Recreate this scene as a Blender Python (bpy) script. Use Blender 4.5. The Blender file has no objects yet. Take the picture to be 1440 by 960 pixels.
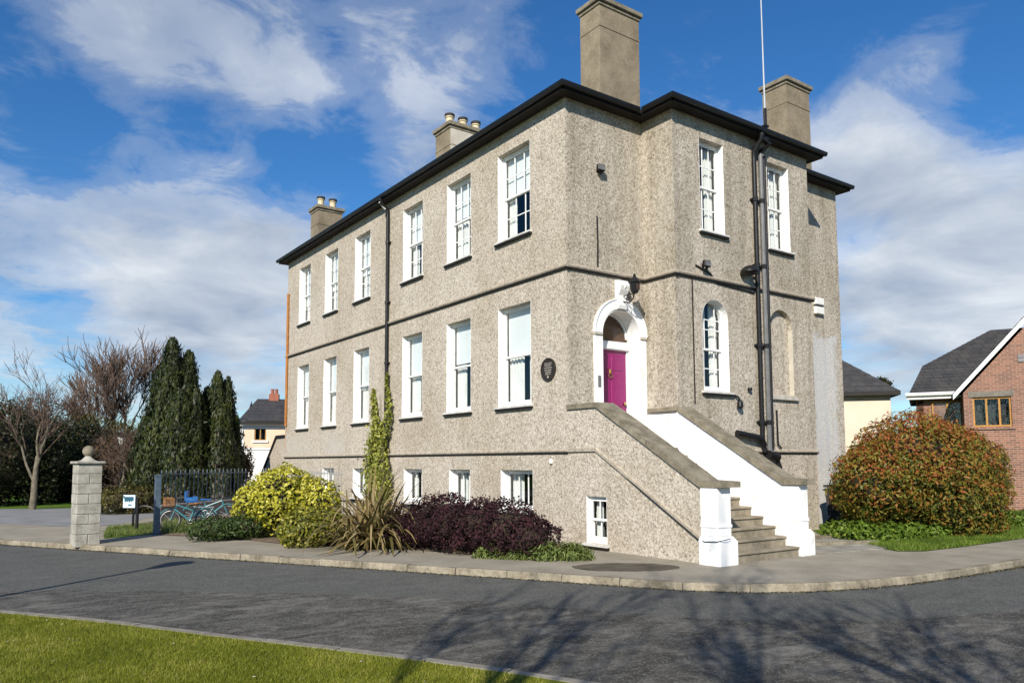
import bpy, bmesh, math, random
import numpy as np
from math import sin, cos, tan, pi, radians, sqrt
from mathutils import Vector, Matrix, noise

scene = bpy.context.scene
COL = scene.collection
rnd = random.Random(7)
rng = np.random.default_rng(7)

# ------------------------------------------------------------------ camera
F, YAW, PITCH, ROLL, PPY = 1085.9, 0.6219, 0.0848, -0.0040, 556.95     # for a 1440 x 960 frame
CAM = Vector((-10.172, -12.222, 1.70))
FW = Vector((sin(YAW) * cos(PITCH), cos(YAW) * cos(PITCH), sin(PITCH)))
_r = Vector((cos(YAW), -sin(YAW), 0)); _u = _r.cross(FW)
RI = cos(ROLL) * _r + sin(ROLL) * _u
UP = -sin(ROLL) * _r + cos(ROLL) * _u
cd = bpy.data.cameras.new('camera'); cam = bpy.data.objects.new('camera', cd); COL.objects.link(cam)
cam.matrix_world = Matrix(((RI.x, UP.x, -FW.x, CAM.x), (RI.y, UP.y, -FW.y, CAM.y), (RI.z, UP.z, -FW.z, CAM.z), (0, 0, 0, 1)))
cd.sensor_width = 36; cd.lens = F / 1440 * 36; cd.shift_y = (PPY - 480) / 1440
cd.clip_start = 0.1; cd.clip_end = 3000
scene.camera = cam


def ray(px, py):
    return FW + RI * ((px - 720) / F) - UP * ((py - PPY) / F)


def ground(px, py, z=0.0):                       # where a line of sight meets a level surface
    d = ray(px, py); return CAM + d * ((z - CAM.z) / d.z)


def at(px, py, depth):                           # a point at a known distance
    return CAM + ray(px, py) * depth


# ------------------------------------------------------------------ light
SUN_AZ, SUN_EL = radians(51.0), radians(31.5)    # light travels towards +X +Y
scene.view_settings.view_transform = 'Standard'; scene.view_settings.look = 'None'
scene.view_settings.exposure = 0.44; scene.view_settings.gamma = 1.0
sl = bpy.data.lights.new('sun', 'SUN'); sl.energy = 4.7; sl.angle = radians(0.55); sl.color = (1.0, 0.93, 0.82)
so = bpy.data.objects.new('sun', sl); COL.objects.link(so)
so.rotation_euler = Vector((sin(SUN_AZ) * cos(SUN_EL), cos(SUN_AZ) * cos(SUN_EL), -sin(SUN_EL))).to_track_quat('-Z', 'Y').to_euler()

world = bpy.data.worlds.new('World'); scene.world = world; world.use_nodes = True


class NT:                                         # tiny node helper
    def __init__(s, tree): s.t = tree; s.n = tree.nodes; s.l = tree.links

    def add(s, kind, **kw):
        n = s.n.new(kind)
        for k, v in kw.items():
            if k.startswith('i_'):
                key = k[2:]; key = int(key) if key.isdigit() else key
                s.set(n.inputs[key], v)
            else: setattr(n, k, v)
        return n

    def set(s, sock, v):
        if isinstance(v, bpy.types.NodeSocket): s.l.new(v, sock)
        elif isinstance(v, bpy.types.Node): s.l.new(v.outputs[0], sock)
        else: sock.default_value = v

    def math(s, op, a, b=0.0, clamp=False):
        n = s.n.new('ShaderNodeMath'); n.operation = op; n.use_clamp = clamp
        s.set(n.inputs[0], a); s.set(n.inputs[1], b); return n.outputs[0]

    def ramp(s, fac, stops, interp='LINEAR'):
        n = s.n.new('ShaderNodeValToRGB'); s.set(n.inputs[0], fac); cr = n.color_ramp; cr.interpolation = interp
        while len(cr.elements) < len(stops): cr.elements.new(0.5)
        for e, (p, c) in zip(cr.elements, stops):
            e.position = p; e.color = (c, c, c, 1) if isinstance(c, (int, float)) else (*c, 1)
        return n.outputs[0]

    def mix(s, fac, a, b, blend='MIX'):
        n = s.n.new('ShaderNodeMix'); n.data_type = 'RGBA'; n.blend_type = blend
        s.set(n.inputs[0], fac)
        for i, v in ((6, a), (7, b)):
            if isinstance(v, tuple) and len(v) == 3: v = (*v, 1)
            s.set(n.inputs[i], v)
        return n.outputs[2]

    def noise(s, vec, scale, detail=4, rough=0.55, dist=0.0):
        n = s.n.new('ShaderNodeTexNoise'); n.inputs['Scale'].default_value = scale
        n.inputs['Detail'].default_value = detail; n.inputs['Roughness'].default_value = rough
        n.inputs['Distortion'].default_value = dist
        if vec is not None: s.l.new(vec, n.inputs['Vector'])
        return n.outputs[0]


def build_world():
    T = NT(world.node_tree); T.n.clear()
    sky = T.add('ShaderNodeTexSky', sky_type='NISHITA', sun_disc=False)
    sky.sun_elevation = SUN_EL; sky.sun_rotation = SUN_AZ + pi
    sky.air_density = 1.0; sky.dust_density = 0.15; sky.ozone_density = 2.0
    hs = T.add('ShaderNodeHueSaturation'); hs.inputs['Saturation'].default_value = 1.28
    T.l.new(sky.outputs[0], hs.inputs['Color'])
    skyc = T.mix(1.0, hs.outputs[0], (0.86, 1.18, 1.45), 'MULTIPLY')
    tc = T.add('ShaderNodeTexCoord'); d = tc.outputs['Generated']
    sep = T.add('ShaderNodeSeparateXYZ', i_0=d)
    zc = T.math('MAXIMUM', sep.outputs[2], 0.0)
    den = T.math('ADD', zc, 0.22)
    cx = T.math('DIVIDE', sep.outputs[0], den); cy = T.math('DIVIDE', sep.outputs[1], den)
    v = T.add('ShaderNodeCombineXYZ', i_0=cx, i_1=cy, i_2=0.0).outputs[0]
    n1 = T.noise(v, 1.7, 9, 0.58, 0.5)
    n2 = T.noise(v, 5.0, 9, 0.64, 0.5)
    dens = T.math('ADD', T.math('MULTIPLY', T.math('SUBTRACT', n1, 0.5), 0.62), T.math('MULTIPLY', T.math('SUBTRACT', n2, 0.5), 0.60))
    # where the cloud banks stand and where the clear lanes run: soft biases by direction
    banks = [(20, 330, .07, .16), (130, 300, .06, .16), (240, 340, .07, .22), (350, 370, .07, .24), (430, 310, .04, .14), (300, 440, .09, .18), (180, 420, .05, .12),
             (180, 20, .06, .18), (290, 50, .06, .20), (380, 90, .05, .20), (440, 110, .03, .14), (100, 80, .06, .16), (640, 40, .05, .18), (660, 110, .04, .14), (570, 190, .05, .17), (530, 60, .04, .12), (500, 0, .04, .12), (210, 180, .03, .12), (330, 205, .04, .14),
             (1290, 340, .12, .30), (1430, 330, .10, .26), (1210, 200, .05, .17), (1280, 210, .05, .14), (1330, 65, .025, .16), (1220, 130, .02, .09), (1400, 480, .08, .16), (1250, 470, .06, .12),
             (20, 520, .07, .18), (340, 510, .07, .18), (200, 560, .06, .06)]
    clear = [(1370, 110, .06, .16), (1440, 130, .06, .16), (1350, 190, .04, .06), (90, 400, .03, .12), (60, 450, .04, .10), (1200, 335, .02, .06), (60, 170, .05, .16), (120, 200, .05, .20), (250, 235, .05, .16), (330, 160, .03, .10), (390, 235, .04, .14),
             (480, 260, .05, .16), (470, 60, .022, .12), (490, 110, .03, .12), (700, 150, .04, .10), (40, 30, .04, .08), (1130, 60, .06, .10), (240, 130, .025, .08)]
    bias = T.math('ADD', dens, 0.365)
    for lst, sgn in ((banks, 1), (clear, -1)):
        for px, py, w, a in lst:
            c = ray(px, py).normalized()
            dot = T.add('ShaderNodeVectorMath', operation='DOT_PRODUCT', i_0=d); dot.inputs[1].default_value = c
            e = T.math('MULTIPLY', T.math('SUBTRACT', dot.outputs['Value'], 1.0), 1.0 / (w * w))
            g = T.math('MULTIPLY', T.math('EXPONENT', e), sgn * a)
            bias = T.math('ADD', bias, g)
    cov = T.ramp(bias, [(0.36, 0.0), (0.49, 0.24), (0.60, 0.66), (0.82, 0.95)], 'EASE')
    # cloud body: the lumps that face the sun are whiter, the thick parts greyer
    shade = T.noise(v, 2.6, 6, 0.55, 0.3)
    lum = T.ramp(shade, [(0.30, (4.3, 5.1, 6.5)), (0.50, (6.5, 7.2, 8.2)), (0.70, (9.4, 9.8, 10.3))])
    cl = T.mix(cov, skyc, lum)
    bg = T.add('ShaderNodeBackground', i_0=cl, i_1=0.065)
    out = T.add('ShaderNodeOutputWorld'); T.l.new(bg.outputs[0], out.inputs[0])


build_world()


# ------------------------------------------------------------------ materials
def new_mat(name):
    m = bpy.data.materials.new(name); m.use_nodes = True
    T = NT(m.node_tree); T.n.clear()
    T.out = T.add('ShaderNodeOutputMaterial'); T.bsdf = T.add('ShaderNodeBsdfPrincipled')
    T.l.new(T.bsdf.outputs[0], T.out.inputs[0])
    T.pos = T.add('ShaderNodeNewGeometry').outputs['Position']
    T.m = m
    return T


def bump(T, h, strength=0.4, dist=0.01):
    b = T.add('ShaderNodeBump', i_Strength=strength, i_Distance=dist, i_Height=h)
    T.l.new(b.outputs[0], T.bsdf.inputs['Normal'])


def grain(name, c0, c1, scale=8, rough=0.8, bs=0.25, bd=0.01, metal=0.0, fine=60, spec=0.3, lo=.35, hi=.65):
    T = new_mat(name)
    a = T.noise(T.pos, scale, 5, 0.6); b = T.noise(T.pos, fine, 3, 0.6)
    f = T.math('ADD', T.math('MULTIPLY', a, 0.65), T.math('MULTIPLY', b, 0.35))
    T.l.new(T.ramp(f, [(lo, c0), (hi, c1)]), T.bsdf.inputs['Base Color'])
    T.bsdf.inputs['Roughness'].default_value = rough; T.bsdf.inputs['Metallic'].default_value = metal
    T.bsdf.inputs['Specular IOR Level'].default_value = spec
    if bs: bump(T, f, bs, bd)
    return T.m


def mat_pebble():
    T = new_mat('pebble_dash')
    wob = T.add('ShaderNodeVectorMath', operation='ADD', i_0=T.pos)
    nz = T.add('ShaderNodeTexNoise', i_Scale=9.0); T.l.new(T.pos, nz.inputs['Vector'])
    sc = T.add('ShaderNodeVectorMath', operation='SCALE', i_0=nz.outputs['Color']); sc.inputs['Scale'].default_value = 0.06
    T.l.new(sc.outputs[0], wob.inputs[1]); p = wob.outputs[0]
    v1 = T.add('ShaderNodeTexVoronoi', i_Scale=27.0); T.l.new(p, v1.inputs['Vector'])
    v2 = T.add('ShaderNodeTexVoronoi', i_Scale=58.0); T.l.new(p, v2.inputs['Vector'])
    s1 = T.add('ShaderNodeSeparateColor', i_0=v1.outputs['Color']).outputs[0]
    s2 = T.add('ShaderNodeSeparateColor', i_0=v2.outputs['Color']).outputs[0]
    n = T.noise(T.pos, 14, 5, 0.7)
    f = T.math('ADD', T.math('ADD', T.math('MULTIPLY', s1, 0.36), T.math('MULTIPLY', s2, 0.36)), T.math('MULTIPLY', n, 0.38))
    c = T.ramp(f, [(0.20, (0.165, 0.138, 0.108)), (0.36, (0.330, 0.284, 0.228)), (0.56, (0.468, 0.413, 0.342)), (0.84, (0.63, 0.572, 0.486))])
    # broad weathering
    w = T.noise(T.pos, 0.55, 5, 0.6)
    c = T.mix(T.ramp(w, [(0.40, 0.0), (0.66, 0.8)]), c, T.mix(1.0, c, (0.80, 0.78, 0.72), 'MULTIPLY'))
    mp = T.add('ShaderNodeMapping', i_Vector=T.pos); mp.inputs['Scale'].default_value = (1.6, 1.6, 0.14)
    st = T.noise(mp.outputs[0], 1.8, 5, 0.62)
    c = T.mix(T.ramp(st, [(0.55, 0.0), (0.72, 0.45)]), c, T.mix(1.0, c, (0.72, 0.70, 0.66), 'MULTIPLY'))
    sp = T.add('ShaderNodeSeparateXYZ', i_0=T.pos); X, Y, Z = sp.outputs
    e = T.math('MULTIPLY', T.math('SUBTRACT', T.noise(T.pos, 2.6, 6, 0.68), 0.5), 1.1)

    def band(v, a, b, soft):
        v = T.math('ADD', v, e)
        l = T.math('DIVIDE', T.math('SUBTRACT', v, a), soft, True); h = T.math('DIVIDE', T.math('SUBTRACT', b, v), soft, True)
        return T.math('MULTIPLY', l, h)

    def region(fx, fz, amt): return T.math('MULTIPLY', T.math('MULTIPLY', fx, fz), amt)
    # limewash brushed over the recessed bay, scuffed cement patches low on the long front, lichen by the porch corner
    m1 = region(band(X, 8.55, 9.9, .22), band(Z, -.3, 5.25, .18), T.math('GREATER_THAN', Y, -0.4))
    c = T.mix(T.math('MULTIPLY', m1, T.ramp(st, [(.35, .35), (.62, .80)])), c, (0.60, 0.61, 0.62))
    m2 = T.math('MULTIPLY', region(band(Y, 10.8, 17.5, .9), band(Z, 1.8, 2.85, .25), T.math('LESS_THAN', X, 0.1)), T.ramp(w, [(.42, 0.), (.6, 0.7)]))
    c = T.mix(m2, c, (0.47, 0.45, 0.41))
    m3 = region(band(Y, 16.6, 17.05, .30), band(Z, 1.9, 8.3, .6), 0.6)
    c = T.mix(m3, c, (0.40, 0.17, 0.05))
    m4 = region(band(X, 2.02, 2.32, .22), band(Z, 5.95, 8.3, .5), T.math('MULTIPLY', T.math('LESS_THAN', Y, 0.2), 0.45))
    c = T.mix(m4, c, (0.60, 0.58, 0.52))
    # grey soot and algae streaks, patchy, mostly round the porch and front bay
    m6 = region(T.math('LESS_THAN', Y, 0.3), T.math('MULTIPLY', T.math('GREATER_THAN', X, 0.05), T.math('LESS_THAN', X, 12.0)), T.ramp(T.math('ADD', st, T.math('MULTIPLY', T.math('GREATER_THAN', Z, 5.8), .09)), [(.44, 0.0), (.64, .60)]))
    c = T.mix(m6, c, T.mix(1.0, c, (0.66, 0.66, 0.63), 'MULTIPLY'))
    mend = T.noise(T.pos, 0.8, 3, 0.5, 0.6)             # cement mends
    c = T.mix(T.ramp(mend, [(0.66, 0.0), (0.69, 0.35)]), c, (0.43, 0.40, 0.345))
    T.l.new(c, T.bsdf.inputs['Base Color']); T.bsdf.inputs['Roughness'].default_value = 0.92
    T.bsdf.inputs['Specular IOR Level'].default_value = 0.15
    h = T.math('ADD', T.math('MULTIPLY', v1.outputs['Distance'], -1.0), T.math('MULTIPLY', v2.outputs['Distance'], -0.8))
    bump(T, h, 0.38, 0.016)
    return T.m


def mat_brick():
    T = new_mat('red_brick')
    tc = T.add('ShaderNodeTexCoord')
    sp = T.add('ShaderNodeSeparateXYZ', i_0=tc.outputs['Object'])
    u = T.math('ADD', sp.outputs[0], sp.outputs[1])
    v = T.add('ShaderNodeCombineXYZ', i_0=u, i_1=sp.outputs[2], i_2=0.0).outputs[0]
    b = T.add('ShaderNodeTexBrick', i_Scale=1.0); T.l.new(v, b.inputs['Vector'])
    b.inputs['Brick Width'].default_value = 0.225; b.inputs['Row Height'].default_value = 0.075; b.inputs['Mortar Size'].default_value = 0.008
    b.inputs['Color1'].default_value = (0.25, 0.115, 0.075, 1); b.inputs['Color2'].default_value = (0.145, 0.07, 0.05, 1); b.inputs['Mortar'].default_value = (0.27, 0.225, 0.185, 1)
    n = T.noise(tc.outputs['Object'], 1.1, 4, 0.6)
    c = T.mix(T.ramp(n, [(.38, 0.), (.62, .6)]), b.outputs[0], T.mix(1.0, b.outputs[0], (1.35, 1.25, 1.15), 'MULTIPLY'))
    T.l.new(c, T.bsdf.inputs['Base Color']); T.bsdf.inputs['Roughness'].default_value = 0.88
    bump(T, b.outputs['Fac'], -0.3, 0.01); return T.m


def mat_slate(name, c0, c1, w=0.3, hgt=0.22):
    T = new_mat(name); tc = T.add('ShaderNodeTexCoord')
    sp = T.add('ShaderNodeSeparateXYZ', i_0=tc.outputs['Object'])
    v = T.add('ShaderNodeCombineXYZ', i_0=T.math('ADD', sp.outputs[0], T.math('MULTIPLY', sp.outputs[1], 0.37)), i_1=T.math('MULTIPLY', sp.outputs[2], 1.5), i_2=0.0).outputs[0]
    b = T.add('ShaderNodeTexBrick', i_Scale=1.0); T.l.new(v, b.inputs['Vector'])
    b.inputs['Brick Width'].default_value = w; b.inputs['Row Height'].default_value = hgt; b.inputs['Mortar Size'].default_value = 0.012
    b.inputs['Color1'].default_value = (*c0, 1); b.inputs['Color2'].default_value = (*c1, 1); b.inputs['Mortar'].default_value = (c0[0] * .4, c0[1] * .4, c0[2] * .4, 1)
    n = T.noise(tc.outputs['Object'], 2.5, 4, 0.6)
    c = T.mix(T.ramp(n, [(.4, 0.), (.7, .5)]), b.outputs[0], (c1[0] * 1.4, c1[1] * 1.3, c1[2] * 1.1))
    T.l.new(c, T.bsdf.inputs['Base Color']); T.bsdf.inputs['Roughness'].default_value = 0.7
    bump(T, b.outputs['Fac'], -0.4, 0.015); return T.m


def mat_road(name, worn):
    T = new_mat(name)
    # the camber runs along the kerb line, so the streaks are stretched along it
    mp = T.add('ShaderNodeMapping', i_Vector=T.pos); mp.inputs['Rotation'].default_value = (0, 0, radians(62)); mp.inputs['Scale'].default_value = (0.75, 1.5, 1)
    a = T.noise(mp.outputs[0], 1.9, 8, 0.68, 0.8); g = T.noise(T.pos, 42, 3, 0.7); g2 = T.noise(T.pos, 9, 4, 0.65)
    f = T.math('ADD', T.math('MULTIPLY', a, 0.62), T.math('ADD', T.math('MULTIPLY', g, 0.20), T.math('MULTIPLY', g2, 0.18)))
    if worn: c = T.ramp(f, [(0.40, (0.034, 0.032, 0.026)), (0.48, (0.064, 0.060, 0.050)), (0.55, (0.115, 0.108, 0.092)), (0.65, (0.20, 0.188, 0.16))])
    else: c = T.ramp(f, [(0.33, (0.060, 0.060, 0.053)), (0.50, (0.086, 0.087, 0.077)), (0.72, (0.125, 0.124, 0.110))])
    sp = T.add('ShaderNodeTexVoronoi', i_Scale=60.0); T.l.new(T.pos, sp.inputs['Vector'])
    chip = T.add('ShaderNodeSeparateColor', i_0=sp.outputs['Color']).outputs[0]
    c = T.mix(T.ramp(chip, [(0.76, 0.0), (0.98, 0.7)]), c, (0.20, 0.195, 0.18))
    T.l.new(c, T.bsdf.inputs['Base Color']); T.bsdf.inputs['Roughness'].default_value = 0.85
    T.bsdf.inputs['Specular IOR Level'].default_value = 0.25
    bump(T, T.math('ADD', g, T.math('MULTIPLY', sp.outputs['Distance'], 0.6)), 0.5, 0.012); return T.m


def mat_leaf(name, stops, rough=0.5, trans=0.3, noise_amt=0.0):
    T = new_mat(name)
    at_ = T.add('ShaderNodeAttribute', attribute_name='tone')
    f = at_.outputs['Fac']
    c = T.ramp(f, stops)
    T.l.new(c, T.bsdf.inputs['Base Color']); T.bsdf.inputs['Roughness'].default_value = rough
    T.bsdf.inputs['Specular IOR Level'].default_value = 0.25
    tr = T.add('ShaderNodeBsdfTranslucent'); T.l.new(c, tr.inputs['Color'])
    mx = T.add('ShaderNodeMixShader'); mx.inputs[0].default_value = trans
    T.l.new(T.bsdf.outputs[0], mx.inputs[1]); T.l.new(tr.outputs[0], mx.inputs[2]); T.l.new(mx.outputs[0], T.out.inputs[0])
    return T.m


def mat_glass():
    T = new_mat('window_glass'); T.n.remove(T.bsdf)
    ge = T.add('ShaderNodeNewGeometry')
    dt = T.add('ShaderNodeVectorMath', operation='DOT_PRODUCT', i_0=ge.outputs['Incoming'], i_1=ge.outputs['True Normal'])
    c5 = T.math('POWER', T.math('SUBTRACT', 1.0, T.math('ABSOLUTE', dt.outputs['Value'])), 5.0)
    f = T.math('ADD', T.math('MULTIPLY', c5, 0.65), 0.04, True)
    tr = T.add('ShaderNodeBsdfTransparent'); tr.inputs[0].default_value = (0.95, 0.965, 0.965, 1)
    gl = T.add('ShaderNodeBsdfGlossy'); gl.inputs['Roughness'].default_value = 0.015
    n = T.noise(T.pos, 1.6, 2, 0.5)
    b = T.add('ShaderNodeBump', i_Strength=0.10, i_Distance=0.04, i_Height=n); T.l.new(b.outputs[0], gl.inputs['Normal'])
    mx = T.add('ShaderNodeMixShader', i_0=f); T.l.new(tr.outputs[0], mx.inputs[1]); T.l.new(gl.outputs[0], mx.inputs[2])
    T.l.new(mx.outputs[0], T.out.inputs[0]); return T.m


def mat_lawn(name, c0, c1, c2, scale=1.2):
    T = new_mat(name)
    a = T.noise(T.pos, scale, 6, 0.65); b = T.noise(T.pos, 38, 4, 0.7)
    f = T.math('ADD', T.math('MULTIPLY', a, 0.55), T.math('MULTIPLY', b, 0.45))
    T.l.new(T.ramp(f, [(0.33, c0), (0.5, c1), (0.68, c2)]), T.bsdf.inputs['Base Color'])
    T.bsdf.inputs['Roughness'].default_value = 0.9; T.bsdf.inputs['Specular IOR Level'].default_value = 0.1
    bump(T, b, 0.8, 0.03); return T.m


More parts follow.
